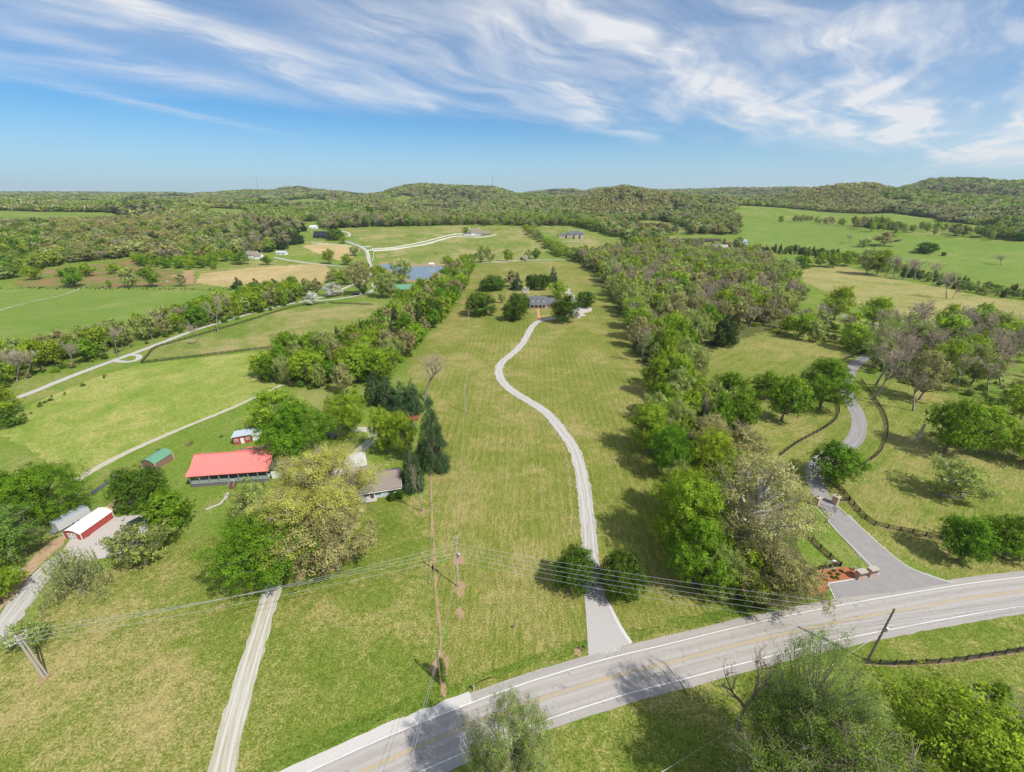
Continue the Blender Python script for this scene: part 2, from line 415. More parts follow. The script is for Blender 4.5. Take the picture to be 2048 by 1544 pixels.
def arr_mesh(name, v, f, m, uv=None, smooth_=False):
    me = bpy.data.meshes.new(name); me.from_pydata([tuple(p) for p in v], [], [tuple(q) for q in f]); me.update()
    if uv is not None:
        l = me.uv_layers.new(name='UVMap'); idx = np.zeros(len(me.loops), np.int32); me.loops.foreach_get('vertex_index', idx)
        l.data.foreach_set('uv', np.asarray(uv, np.float32)[idx].ravel())
    if smooth_: me.polygons.foreach_set('use_smooth', [True] * len(me.polygons))
    if m: me.materials.append(m)
    o = bpy.data.objects.new(name, me); COL.objects.link(o); return o


def sheet(name, poly, m, zoff, cell=None, jit=.8, world=False, kind='structure'):
    """a field or bed draped 2-30 cm over the ground, its edge slightly ragged"""
    import bmesh
    rs = random.Random(len(name) * 77 + int(poly[0][0]))
    P = [Vector((p[0], p[1], 0)) for p in poly] if world else [G(*p) for p in poly]
    zoff = zoff + .0011 * (LAYER[0] + 1); LAYER[0] += 1; far = max(p.length for p in P) > 520
    if not world and max(p.length for p in P) > 330: jit = max(jit, 2.2)
    pts = []
    for a, b in zip(P, P[1:] + P[:1]):
        L = (b - a).length; st = max(2.0, L / 60) if L < 400 else max(6.0, L / 70); n = max(1, int(L / st)); nn = Vector((-(b - a).y, (b - a).x, 0)).normalized() if L > 0 else Vector()
        for k in range(n):
            q = a.lerp(b, k / n) + nn * (max(-1.6, min(1.6, rs.gauss(0, 1))) * jit * .7 * min(1, k / 3, (n - k) / 3)); pts.append((q.x, q.y, 0))
    bm = bmesh.new(); bm.faces.new([bm.verts.new(p) for p in pts])
    bmesh.ops.triangulate(bm, faces=bm.faces[:])
    if far:
        xs = [p[0] for p in pts]; ys = [p[1] for p in pts]; c = cell or 24
        for ax, lo, hi in ((0, min(xs), max(xs)), (1, min(ys), max(ys))):
            t = lo + c
            while t < hi:
                co = [0, 0, 0]; no = [0, 0, 0]; co[ax] = t; no[ax] = 1
                bmesh.ops.bisect_plane(bm, geom=bm.verts[:] + bm.edges[:] + bm.faces[:], plane_co=co, plane_no=no); t += c
    me = bpy.data.meshes.new(name); bm.to_mesh(me); bm.free()
    n = len(me.vertices); co = np.zeros(n * 3, np.float32); me.vertices.foreach_get('co', co); co = co.reshape(-1, 3)
    r = np.hypot(co[:, 0], co[:, 1])
    co[:, 2] = terrain(co[:, 0], co[:, 1]) * (r > 480) + zoff * np.clip(r / 300, 1, 14)
    me.vertices.foreach_set('co', co.ravel()); me.update()
    if sum(p.normal.z for p in me.polygons) < 0: me.flip_normals()
    me.materials.append(m); o = bpy.data.objects.new(name, me); COL.objects.link(o); tag(o, kind=kind); return o


LAYER = [0]
LINES = []


def layer_z(z):
    LAYER[0] += 1; return z + .0011 * LAYER[0]


def relax(c, sg):
    if sg < .5: return c
    k = np.exp(-.5 * (np.arange(-int(3 * sg), int(3 * sg) + 1) / sg) ** 2); k /= k.sum(); h = len(k) // 2
    if len(c) < 2 * h + 2: return c
    pre = c[0] + (c[0] - c[1]) * np.arange(h, 0, -1)[:, None]; post = c[-1] + (c[-1] - c[-2]) * np.arange(1, h + 1)[:, None]
    e = np.vstack([pre, c, post]); return np.stack([np.convolve(e[:, i], k, 'valid') for i in (0, 1)], 1)


def strip(name, pts, width, m, zoff, step=2.0, rag=0.0, kind='structure', world=False, wfun=None, soft=4.0):
    """a ribbon of road; uv.x across (metres from the middle), uv.y along (metres)"""
    zoff = layer_z(zoff); P = pts if world else [G(*p) for p in pts]
    c, s = smooth(P, step); c = relax(c, soft / step); LINES.append((c, width)); d = np.gradient(c, axis=0); d /= np.linalg.norm(d, axis=1)[:, None] + 1e-9
    nrm = np.stack([d[:, 1], -d[:, 0]], 1); rs = np.random.RandomState(len(c))
    w = np.full(len(c), float(width)) if wfun is None else np.array([wfun(k) for k in s / s[-1]])
    k = 7; v = []; uv = []; lim_ = w * .35; na = np.clip(rs.normal(0, rag, len(c)), -lim_, lim_); nb = np.clip(rs.normal(0, rag, len(c)), -lim_, lim_)
    for i in range(k):
        o_ = (i / (k - 1) * 2 - 1) * w / 2
        fr = i / (k - 1) * 2 - 1; o_ = o_ + (na if fr < 0 else nb) * abs(fr) * (1 if abs(fr) > .9 else .5)
        q = c + nrm * o_[:, None]; r = np.hypot(q[:, 0], q[:, 1])
        z = terrain(q[:, 0], q[:, 1]) * (r > 480) + zoff * np.clip(r / 300, 1, 8)
        v.append(np.stack([q[:, 0], q[:, 1], z], 1)); uv.append(np.stack([o_, s], 1))
    v = np.stack(v, 1).reshape(-1, 3); uv = np.stack(uv, 1).reshape(-1, 2)
    f = [(i * k + j, i * k + j + 1, (i + 1) * k + j + 1, (i + 1) * k + j) for i in range(len(c) - 1) for j in range(k - 1)]
    o = arr_mesh(name, v, f, m, uv); tag(o, kind=kind)
    if sum(p.normal.z for p in o.data.polygons) < 0: o.data.flip_normals()
    return o


def gravel(name, col, dirt, track=.8, tw=.35):
    m = mat(name, col, .95, spec=.1); nt = m.node_tree; b = nt.nodes['Principled BSDF']
    uvn = node(nt, 'ShaderNodeUVMap'); s = node(nt, 'ShaderNodeSeparateXYZ', {0: uvn.outputs[0]}); tc = node(nt, 'ShaderNodeTexCoord')
    n1 = node(nt, 'ShaderNodeTexNoise', {'Vector': tc.outputs['Object'], 'Scale': 5.0, 'Detail': 6.0, 'Roughness': .75}).outputs[0]
    st = node(nt, 'ShaderNodeMapping', {'Vector': uvn.outputs[0], 'Scale': (3.0, .12, 1)}).outputs[0]
    n2 = node(nt, 'ShaderNodeTexNoise', {'Vector': st, 'Scale': 1.0, 'Detail': 5.0, 'Roughness': .7}).outputs[0]
    au = M(nt, 'ABSOLUTE', s.outputs[0]); dt = M(nt, 'ABSOLUTE', M(nt, 'SUBTRACT', au, track))
    tr = SM(nt, dt, tw, tw * .3)            # 1 in the wheel tracks
    c = MIX(nt, n1, [k * .72 for k in col], [min(.9, k * 1.22) for k in col])
    c = MIX(nt, M(nt, 'MULTIPLY', M(nt, 'SUBTRACT', 1.0, tr), M(nt, 'MULTIPLY', SM(nt, n2, .36, .62), .95)), c, dirt)
    nt.links.new(c, b.inputs['Base Color'])
    nt.links.new(node(nt, 'ShaderNodeBump', {'Height': n1, 'Distance': .06}).outputs[0], b.inputs['Normal'])
    return m


def asphalt(name, col, wear=.25, cracks=True, lanes=True):
    m = mat(name, col, .9, spec=.15); nt = m.node_tree; b = nt.nodes['Principled BSDF']
    uvn = node(nt, 'ShaderNodeUVMap'); s = node(nt, 'ShaderNodeSeparateXYZ', {0: uvn.outputs[0]}); tc = node(nt, 'ShaderNodeTexCoord')
    st = node(nt, 'ShaderNodeMapping', {'Vector': uvn.outputs[0], 'Scale': (1.4, .05, 1)}).outputs[0]
    n1 = node(nt, 'ShaderNodeTexNoise', {'Vector': tc.outputs['Object'], 'Scale': .5, 'Detail': 8.0, 'Roughness': .7}).outputs[0]
    n2 = node(nt, 'ShaderNodeTexNoise', {'Vector': st, 'Scale': 1.0, 'Detail': 5.0, 'Roughness': .6}).outputs[0]
    n3 = node(nt, 'ShaderNodeTexNoise', {'Vector': tc.outputs['Object'], 'Scale': 12.0, 'Detail': 3.0}).outputs[0]
    k = M(nt, 'ADD', M(nt, 'MULTIPLY', n1, .5), M(nt, 'ADD', M(nt, 'MULTIPLY', n2, .8), M(nt, 'MULTIPLY', n3, .2)))
    if lanes:   # polished wheel paths run lighter
        w = M(nt, 'ABSOLUTE', M(nt, 'SUBTRACT', M(nt, 'ABSOLUTE', s.outputs[0]), 1.6)); w = M(nt, 'ABSOLUTE', M(nt, 'SUBTRACT', w, .8))
        k = M(nt, 'ADD', k, M(nt, 'MULTIPLY', SM(nt, w, .45, .1), .22))
    c = MIX(nt, SM(nt, k, .5, 1.05), [q * (1 - wear) for q in col], [q * (1 + wear) for q in col])
    if cracks:
        wv = node(nt, 'ShaderNodeTexNoise', {'Vector': uvn.outputs[0], 'Scale': 1.1, 'Detail': 3.0})
        cv = node(nt, 'ShaderNodeVectorMath', {0: node(nt, 'ShaderNodeVectorMath', {0: wv.outputs['Color'], 'Scale': 1.6}, operation='SCALE').outputs[0], 1: uvn.outputs[0]}, operation='ADD').outputs[0]
        vo = node(nt, 'ShaderNodeTexVoronoi', {'Vector': cv, 'Scale': .8}, feature='DISTANCE_TO_EDGE')
        crk = M(nt, 'MULTIPLY', M(nt, 'LESS_THAN', vo.outputs['Distance'], .028), SM(nt, n1, .50, .60))
        c = MIX(nt, M(nt, 'MULTIPLY', crk, .6), c, [q * .35 for q in col])
    nt.links.new(c, b.inputs['Base Color'])
    return m


ROAD = asphalt('road_asphalt', (.36, .335, .31), .12); DRIVE = asphalt('drive_asphalt', (.285, .27, .26), .2, False, False)
WGRAV = gravel('white_gravel', (.50, .48, .46), (.34, .325, .27), .85, .32); TRACKG = gravel('track_gravel', (.52, .47, .40), (.22, .27, .07), .55, .45)
LGRAV = gravel('left_gravel', (.54, .51, .47), (.33, .32, .20), .8, .3)
LANE = gravel('lane_gravel', (.50, .48, .46), (.38, .36, .30)); PARK = mat('parking_gravel', (.46, .42, .39), .95, .3, 3, bump=.05)
WHITE = mat('white_paint', (.78, .78, .76), .6, .08, 2); YELLOW = mat('road_yellow', (.50, .37, .13), .7, .25, 1.5); CURB = mat('concrete_kerb', (.62, .60, .56), .8, .12, 2)
RWHITE = mat('road_white', (.66, .66, .65), .7, .25, 2.5)

# fields (photo outlines turned into ground outlines)
sheet('lawn', [(1176, 1313), (1040, 1356), (905, 1388), (888, 1330), (878, 1200), (866, 1000), (862, 940), (884, 880), (868, 800), (810, 740), (838, 700), (880, 650), (912, 610), (930, 570), (952, 540), (975, 526), (1140, 521), (1165, 532), (1200, 570), (1240, 620), (1275, 700), (1300, 800), (1320, 950), (1350, 1080), (1400, 1180), (1480, 1200), (1530, 1222), (1370, 1264), (1264, 1290)], GM['lawn'], .02)
sheet('front_lawn', [(300, 1640), (555, 1544), (700, 1466), (890, 1396), (878, 1330), (868, 1180), (858, 1000), (800, 990), (700, 1010), (560, 1060), (330, 1080), (250, 1130), (110, 1180), (60, 1250), (-60, 1340), (-300, 1500)], GM['front'], .02)
sheet('roadside_meadow', [(880, 1560), (1124, 1452), (1309, 1388), (1431, 1355), (1686, 1289), (1818, 1262), (2048, 1228), (2400, 1190), (2600, 1700), (1500, 2400), (600, 2000)], GM['front'], .02)
sheet('pasture_field', [(-40, 850), (60, 810), (190, 755), (285, 728), (500, 705), (560, 700), (600, 720), (560, 770), (470, 812), (330, 870), (200, 930), (150, 958), (60, 900)], grassy('cropped_grass', (.12, .21, .03), (.21, .27, .05), (.36, .34, .12), .55), .02)
sheet('green_field', [(-300, 574), (0, 576), (400, 579), (470, 583), (560, 590), (480, 612), (330, 652), (200, 672), (60, 668), (-300, 690)], GM['lush'], .02)
sheet('paddock_field', [(286, 722), (300, 700), (400, 668), (520, 632), (650, 604), (745, 605), (780, 612), (760, 660), (620, 690), (500, 700), (380, 712)], GM['ranch'], .02)
sheet('straw_field', [(392, 566), (398, 548), (440, 543), (500, 536), (560, 532), (650, 528), (662, 545), (640, 572), (560, 577), (470, 577)], GM['straw'], .04)
sheet('green_strip_field', [(392, 546), (400, 536), (450, 527), (560, 518), (655, 528), (720, 540), (715, 560), (660, 548), (650, 529), (560, 533), (500, 537), (440, 544)], GM['ranch'], .03)
sheet('brown_field', [(28, 573), (40, 556), (90, 540), (180, 530), (240, 520), (290, 517), (300, 535), (388, 544), (388, 572), (230, 576), (120, 576)], GM['brown'], .04)
sheet('red_soil', [(340, 552), (366, 543), (389, 540), (389, 569), (372, 566)], SOIL, .06)
sheet('far_straw_field', [(604, 492), (640, 487), (700, 492), (722, 498), (706, 516), (690, 524), (664, 518), (620, 500)], GM['straw'], .04)
sheet('mansion_field', [(676, 457), (760, 456), (900, 452), (1044, 453), (1072, 470), (1090, 492), (1104, 520), (1000, 526), (900, 530), (760, 530), (748, 505), (720, 480)], GM['ranch'], .03, 20)
sheet('grey_mansion_field', [(1084, 452), (1140, 454), (1190, 466), (1260, 484), (1296, 500), (1270, 512), (1200, 512), (1140, 505), (1105, 475)], GM['ranch'], .03, 20)
sheet('hill_clearing', [(1228, 447), (1290, 443), (1330, 444), (1372, 458), (1372, 468), (1330, 462), (1250, 453)], GM['ranch'], .03, 20)
sheet('green_pasture', [(1478, 437), (1540, 444), (1640, 452), (1720, 466), (1790, 478), (1900, 480), (2048, 488), (2300, 500), (2300, 590), (2048, 570), (1900, 548), (1800, 528), (1700, 508), (1600, 494), (1500, 486), (1476, 470)], GM['lush'], .03, 20)
sheet('tan_meadow', [(1598, 545), (1620, 536), (1680, 530), (1760, 552), (1850, 570), (1950, 590), (2060, 604), (2300, 630), (2300, 720), (2048, 668), (1900, 650), (1800, 632), (1730, 612), (1650, 585), (1604, 562)], GM['meadow'], .03)
sheet('parkland_field', [(1400, 700), (1440, 672), (1560, 655), (1660, 660), (1720, 690), (1700, 716), (1722, 760), (1790, 760), (1900, 790), (2100, 800), (2400, 900), (2300, 1150), (2048, 1142), (1906, 1162), (1700, 1060), (1560, 950), (1500, 880), (1410, 800), (1385, 740)], GM['parkland'], .02)
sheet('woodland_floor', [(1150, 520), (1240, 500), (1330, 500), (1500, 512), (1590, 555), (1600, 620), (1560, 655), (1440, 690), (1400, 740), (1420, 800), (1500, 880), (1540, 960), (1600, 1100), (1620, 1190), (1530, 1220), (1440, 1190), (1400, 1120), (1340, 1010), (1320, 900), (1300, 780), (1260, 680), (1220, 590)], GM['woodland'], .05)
# ------------------------------------------------------------ roads, drives, water
YC = [(-22.3, 32.8), (-12.6, 36.7), (-6.1, 39.1), (2.9, 42.3), (18.5, 46.7), (27.6, 48.7), (41.4, 52.0), (60.0, 56.0), (79.4, 59.5), (106.7, 63.7), (160, 69), (260, 74)]
YC = [(-150, -25), (-90, 1), (-50, 20)] + YC
strip('main_road', [Vector((x, y, 0)) for x, y in YC], 9.1, ROAD, .03, 2.0, .05, world=True)
cc, ss = smooth([Vector((x, y, 0)) for x, y in YC], 2.0)
dd = np.gradient(cc, axis=0); dd /= np.linalg.norm(dd, axis=1)[:, None]; nn = np.stack([dd[:, 1], -dd[:, 0]], 1)   # nn points to the near side
strip('road_shoulder', [Vector((*p, 0)) for p in (cc - nn * 4.05)[np.hypot(*cc.T) < 75][:38]], 1.7, mat('pale_shoulder', (.50, .48, .45), .9, .15, 2), .034, 2.0, .12, world=True)


def line_strip(name, off, w, m, z, rng=None):
    p = cc + nn * off
    if rng: p = p[rng[0]:rng[1]]
    return strip(name, [Vector((*q, 0)) for q in p[::3]], w, m, z, 2.0, .008, world=True)


for nm, off, w, m in (('edge_line_marking', -3.08, .16, RWHITE), ('edge_line_marking', 3.12, .16, RWHITE), ('centre_line_marking', -.13, .10, YELLOW), ('centre_line_marking', .13, .10, YELLOW)):
    line_strip(nm, off, w, m, .038)

# grassy edge strips darker beside the tarmac
line_edge = grassy('ditch_grass', (.07, .125, .014), (.11, .165, .022), (.24, .23, .07), .45)
strip('road_verge', [Vector((*p, 0)) for p in (cc - nn * 6.2)[np.abs(cc[:, 0]) < 60]], 2.0, line_edge, .024, 1.5, .3, world=True)

# the white gravel drive to the house
DR = [(1222, 1305), (1203, 1262), (1192, 1215), (1184, 1179), (1180, 1110), (1178, 1060), (1171, 1000), (1161, 940), (1151, 903), (1130, 870), (1093, 825), (1049, 797), (1024, 782), (1003, 762), (997, 743), (1002, 726), (1024, 708), (1040, 693), (1052, 676), (1060, 660), (1068, 649), (1080, 641), (1094, 638), (1110, 636), (1130, 633), (1150, 627), (1164, 622)]
strip('gravel_drive', DR, 3.9, WGRAV, .035, 1.0, .16)
sheet('drive_mouth', [(1177, 1312), (1173, 1248), (1168, 1180), (1199, 1178), (1210, 1195), (1220, 1212), (1241, 1254), (1264, 1288)], mat('mouth_gravel', (.42, .40, .385), .95, .25, 5, bump=.05), .045, jit=.12)
sheet('white_gravel_edge', [(1210, 1194), (1222, 1212), (1243, 1252), (1265, 1285), (1259, 1288), (1238, 1257), (1218, 1214)], mat('fresh_gravel', (.54, .53, .51), .9, .25, 6), .055, jit=.08)
sheet('parking_court', [(1142, 634), (1136, 610), (1134, 578), (1139, 577), (1150, 598), (1158, 612), (1184, 616), (1184, 622), (1170, 626), (1158, 637)], PARK, .04, jit=.2)
strip('brick_path', [(1075.5, 614), (1076, 622), (1078, 634), (1080, 640)], 1.9, mat('brick_path', (.50, .26, .13), .9, .2, 4), .05, 1.0)
# soil lines where pipes were laid
strip('soil_line', [(888, 1396), (884, 1340), (880, 1270), (874, 1200), (869, 1120), (865, 1040), (862, 990), (862, 940)], .6, SOIL, .028, 1.0, .16)
strip('soil_line', [(1142, 1070), (1142, 1020), (1139, 960), (1132, 910), (1118, 876), (1085, 835), (1050, 808)], .7, FAINT, .028, 1.0, .2)
# left gravel drives, lane, track
strip('gravel_drive', [(432, 1600), (440, 1544), (462, 1460), (484, 1380), (508, 1300), (528, 1235), (545, 1175), (556, 1140), (580, 1090), (620, 1030), (650, 985), (680, 940), (706, 912), (738, 888), (752, 872), (748, 860), (726, 855), (700, 862)], 3.6, LGRAV, .032, 1.5, .16)
sheet('concrete_apron', [(590, 1100), (640, 1000), (690, 930), (705, 905), (730, 905), (735, 930), (700, 950), (672, 1000), (640, 1060), (610, 1120)], mat('pale_concrete', (.55, .53, .50), .9, .12, 2), .04, jit=.1)
strip('gravel_lane', [(-120, 1400), (-40, 1310), (20, 1235), (70, 1165), (112, 1120), (150, 1096)], 4.6, WGRAV, .032, 1.5, .2)
sheet('parking_yard', [(120, 1110), (140, 1080), (178, 1074), (208, 1036), (248, 1032), (290, 1030), (300, 1060), (262, 1096), (232, 1112), (190, 1120), (150, 1128)], PARK, .04, jit=.25)
sheet('bare_bank', [(0, 1190), (40, 1140), (100, 1085), (130, 1070), (128, 1088), (90, 1120), (40, 1180), (-40, 1270), (-80, 1290)], mat('dry_bank', (.40, .28, .17), .95, .4, .8), .03, jit=.5)
sheet('sandy_patch', [(185, 1025), (215, 1012), (240, 990), (262, 985), (256, 1010), (222, 1024)], mat('sandy_soil', (.55, .40, .22), .95, .35, 1.0), .03, jit=.5)
strip('farm_track', [(150, 962), (172, 948), (200, 932), (260, 902), (330, 871), (400, 842), (470, 814), (530, 785), (566, 769)], 2.2, TRACKG, .03, 1.0, .12, wfun=lambda t: 3.4 - 1.5 * min(1, t * 2.4))
strip('farm_lane', [(-90, 850), (0, 806), (50, 791), (120, 762), (200, 731), (270, 706), (320, 687), (380, 664), (450, 642), (520, 622), (580, 608), (620, 600), (650, 592), (700, 572), (738, 555), (742, 535), (738, 520)], 3.6, LANE, .05, 2.0, .12)
strip('gravel_loop', [(228, 722), (250, 724), (268, 722), (279, 716), (276, 711), (262, 710)], 2.6, LANE, .055, 1.0, .1)
strip('lane_spur', [(620, 601), (650, 601), (700, 594), (735, 586), (748, 578), (746, 566)], 3.4, LANE, .055, 2.0, .1)
strip('far_lane', [(548, 515), (580, 521), (640, 529), (700, 534), (736, 537)], 4.0, LANE, .06, 3.0)
strip('barn_drive', [(738, 522), (735, 505), (727, 497), (712, 490), (690, 483), (668, 478), (650, 477)], 4.5, LANE, .06, 3.0)
strip('hill_drive', [(690, 473), (697, 474), (699, 468), (690, 464), (682, 462)], 4.5, LANE, .07, 3.0)
strip('mansion_drive', [(740, 501), (770, 500), (810, 495), (850, 488), (880, 480), (905, 474), (930, 471), (960, 473)], 5.0, LANE, .07, 3.0)
strip('meadow_path', [(1577, 530), (1592, 536), (1607, 530), (1600, 527), (1592, 523), (1584, 520)], 3.0, LANE, .05, 2.0)
strip('stone_line', [(-20, 627), (30, 612), (80, 600), (120, 592), (150, 581), (170, 575)], .8, mat('pale_stone', (.55, .52, .46), .9, .5, .4), .05, 2.0, .3)
# asphalt drive with kerbs
AD = [(1742, 1120), (1706, 1068), (1662, 1022), (1640, 992), (1630, 962), (1628, 940), (1644, 918), (1676, 902), (1702, 890), (1714, 872), (1719, 848), (1713, 824), (1700, 800), (1692, 776), (1697, 750), (1712, 728), (1740, 712), (1790, 702), (1840, 696), (1860, 686), (1840, 670), (1778, 655), (1711, 640), (1671, 627), (1640, 610)]
strip('asphalt_drive', AD, 4.6, DRIVE, .032, 1.5, .03)
sheet('drive_apron', [(1671, 1197), (1655, 1168), (1657, 1165), (1752, 1149), (1671, 1060), (1650, 1035), (1700, 1030), (1727, 1060), (1770, 1100), (1820, 1136), (1906, 1166), (1790, 1184)], DRIVE, .038, jit=.03)


def kerb(pts, label):
    c, s = smooth([G(*p) for p in pts], .8); mb = MB()
    for a, b in zip(c[:-1], c[1:]): mb.bar((a[0], a[1], .065), (b[0], b[1], .065), .18, .13)
    o = mb.build('kerb', CURB); tag(o, kind='structure')


kerb([(1629, 1012), (1648, 1032), (1671, 1060), (1714, 1103), (1750, 1140), (1758, 1147), (1757, 1150)], '')
kerb([(1673, 1011), (1727, 1060), (1775, 1103), (1818, 1135), (1860, 1152), (1904, 1166)], '')
kerb([(1670, 1198), (1662, 1182), (1655, 1168)], ''); kerb([(1656, 1167), (1700, 1160), (1752, 1151)], '')
sheet('mulch_bed', [(1618, 1190), (1622, 1160), (1640, 1142), (1690, 1134), (1712, 1140), (1722, 1152), (1710, 1157), (1656, 1166), (1650, 1188)], mat('bark_mulch', (.36, .13, .06), .95, .5, 5, bump=.05), .045, jit=.15)
for k, (a, b, w) in enumerate([(918, 1120, 2.2), (920, 1178, 2.6), (919, 1225, 1.6), (882, 1330, 3.0), (88, 1356, 1.4), (930, 606, 6), (1662, 962, 1.6), (845, 1022, 1.6), (664, 1130, 4.0), (600, 1155, 2.0), (1155, 1304, 1.2), (932, 826, .8)]):
    c = G(a, b); rs = random.Random(k)
    sheet('soil_patch', [(c.x + math.cos(t / 9 * 6.283) * w * rs.uniform(.35, .8), c.y + math.sin(t / 9 * 6.283) * w * rs.uniform(.4, 1.1)) for t in range(9)], SOIL, .026 + .002 * k, jit=.06, world=True)
# water
wm = mat('pond_water', (.14, .19, .24), .2, spec=.9); nt = wm.node_tree
tcw = node(nt, 'ShaderNodeTexCoord'); nw = node(nt, 'ShaderNodeTexNoise', {'Vector': tcw.outputs['Object'], 'Scale': .9, 'Detail': 4.0})
nt.links.new(node(nt, 'ShaderNodeBump', {'Height': nw.outputs[0], 'Distance': .25, 'Strength': .5}).outputs[0], nt.nodes['Principled BSDF'].inputs['Normal'])
pond = sheet('pond_water', [(758, 532), (764, 529), (786, 529), (812, 534), (850, 533), (905, 531), (935, 533), (925, 545), (900, 556), (880, 562), (850, 563), (820, 560), (800, 552), (780, 540)], wm, .12, jit=.5)
sheet('creek_water', [(178, 990), (188, 980), (214, 962), (240, 944), (244, 946), (219, 967), (190, 987)], mat('creek_water', (.085, .09, .08), .35, .3, 1, spec=.5), .03, jit=.2)
sheet('pond_bank', [(750, 530), (764, 525), (812, 530), (905, 527), (942, 530), (930, 548), (905, 560), (880, 566), (845, 567), (812, 564), (790, 552), (774, 540)], mat('pond_mud', (.30, .22, .12), .95, .3, .5), .06, jit=.5)
# ------------------------------------------------------------ buildings
GLASS = mat('window_glass', (.03, .04, .05), .08, spec=.8); WOODD = mat('dark_wood', (.10, .06, .045), .8, .25, 3)
REDMETAL = striped('red_metal_roof', (.76, .215, .19), (.52, .11, .10), 0, .75, .10, .38, 0, .13, .5)
SHINGLE = striped('brown_shingles', (.26, .215, .19), (.20, .165, .145), 1, .45, .12, .9)
SLATE = striped('grey_shingles', (.13, .14, .155), (.10, .105, .12), 2, .22, .15, .9); GREENM = striped('green_metal_roof', (.13, .30, .19), (.09, .22, .14), 0, .6, .08, .4)
BLUESIDE = striped('pale_blue_siding', (.56, .61, .65), (.42, .46, .5), 2, .18, .14, .7); BRICK = brick('red_brick', (.38, .10, .06), (.28, .08, .05), (.42, .36, .3))
GRASIDE = striped('grey_green_siding', (.20, .25, .22), (.15, .19, .17), 2, .2, .14, .7); TRIM = mat('white_trim', (.75, .75, .74), .6); REDW = striped('red_panel', (.36, .055, .045), (.55, .30, .27), 2, .30, .10, .6)
WMETAL = striped('white_metal', (.86, .86, .86), (.74, .74, .75), 1, .9, .04, .4); GREYM = mat('grey_metal', (.42, .45, .48), .35, .1, 2, .6)
DECK = mat('grey_green_rail', (.30, .36, .33), .7, .12, 2); STONE = mat('dark_stone', (.16, .15, .16), .9, .4, 2.5); CONC = CURB
BRW = mat('reddish_boards', (.24, .07, .05), .8, .2, 2); CREAM = brick('tan_brick', (.50, .40, .28), (.44, .34, .24), (.55, .5, .42)); WPAINT = mat('white_brick', (.72, .70, .66), .8, .06, 1)
NAVY = striped('black_metal', (.025, .028, .04), (.015, .016, .02), 0, .9, .08, .4); LOG = striped('log_wall', (.28, .17, .13), (.12, .07, .05), 2, .32, .22, .85)


def thing(name, label, cat, loc, yaw=0, group=None): return tag(empty(name, loc, yaw), label, cat, group)


def gable(root, L, D, e, rise, wm_, rm, x0=0.0, y0=0.0, z0=0.0, over=.45, names=('wall', 'roof'), th=.16, hip=False, ridge_y=0.0):
    """block with its ridge along local x; front is -y"""
    prof = [(-D / 2, 0), (D / 2, 0), (D / 2, e), (ridge_y, e + rise), (-D / 2, e)]
    T = Matrix.Translation((x0, y0, z0))
    w = MB()
    if hip:
        w.box(-L / 2, L / 2, -D / 2, D / 2, 0, e, T)
    else: w.xprism(prof, -L / 2, L / 2, T)
    wall = w.build(names[0], wm_, root)
    r = MB()
    if hip:
        a, b, h = L / 2 + over, D / 2 + over, min(D / 2, L / 2) * .98
        vs = [(-a, -b, e), (a, -b, e), (a, b, e), (-a, b, e), (-a + h, 0, e + rise), (a - h, 0, e + rise)]
        r.add([T @ Vector(p) for p in vs], [(0, 1, 5, 4), (1, 2, 5), (2, 3, 4, 5), (3, 0, 4), (3, 2, 1, 0)])
    else:
        for s in (-1, 1):
            dy = abs(s * D / 2 - ridge_y); sl = rise / dy; yo = s * (D / 2 + over); zo = e - over * sl
            pr = [(ridge_y, e + rise + th * 1.3), (yo, zo + th * 1.3), (yo, zo + .03), (ridge_y, e + rise + .03)]
            if s < 0: pr = pr[::-1]
            r.xprism(pr, -L / 2 - over, L / 2 + over, T)
    roof = r.build(names[1], rm, root)
    return wall, roof


def win(root, x, y, z, w, h, face='front', fm=None, gm=None, mull=True, shutters=None, name='window'):
    """window part with a pane sub-part; face = front (-y) / back / left / right"""
    fm = fm or TRIM
    ang = {'front': 0, 'right': math.pi / 2, 'back': math.pi, 'left': -math.pi / 2}[face]
    T = Matrix.Translation((x, y, z)) @ Matrix.Rotation(ang, 4, 'Z')
    t = .11; m = MB()
    for bx in ((-w / 2 - t, w / 2 + t, h / 2, h / 2 + t), (-w / 2 - t, w / 2 + t, -h / 2 - t, -h / 2), (-w / 2 - t, -w / 2, -h / 2, h / 2), (w / 2, w / 2 + t, -h / 2, h / 2)):
        m.box(bx[0], bx[1], -.07, .0, bx[2], bx[3], T)
    if mull: m.box(-.03, .03, -.06, -.035, -h / 2, h / 2, T); m.box(-w / 2, w / 2, -.058, -.036, -.03, .03, T)
    f = m.build(name, fm, root)
    MB().box(-w / 2, w / 2, -.03, -.005, -h / 2, h / 2, T).build('pane', gm or GLASS, f)
    if shutters:
        for s in (-1, 1): MB().box(s * (w / 2 + .42) - .2, s * (w / 2 + .42) + .2, -.06, -.01, -h / 2, h / 2, T).build('shutter', shutters, f)
    return f


def door(root, x, y, z, w=1.0, h=2.1, m=None, face='front'):
    ang = {'front': 0, 'right': math.pi / 2, 'back': math.pi, 'left': -math.pi / 2}[face]
    T = Matrix.Translation((x, y, z)) @ Matrix.Rotation(ang, 4, 'Z')
    d = MB().box(-w / 2, w / 2, -.06, -.005, 0, h, T).build('door', m or WOODD, root)
    MB().box(w * .34, w * .42, -.10, -.062, h * .45, h * .5, T).build('handle', GREYM, d)
    MB().box(-w / 2 - .1, -w / 2, -.08, 0, 0, h, T).box(w / 2, w / 2 + .1, -.08, 0, 0, h, T).box(-w / 2 - .1, w / 2 + .1, -.08, 0, h, h + .1, T).build('frame', TRIM, d)
    return d


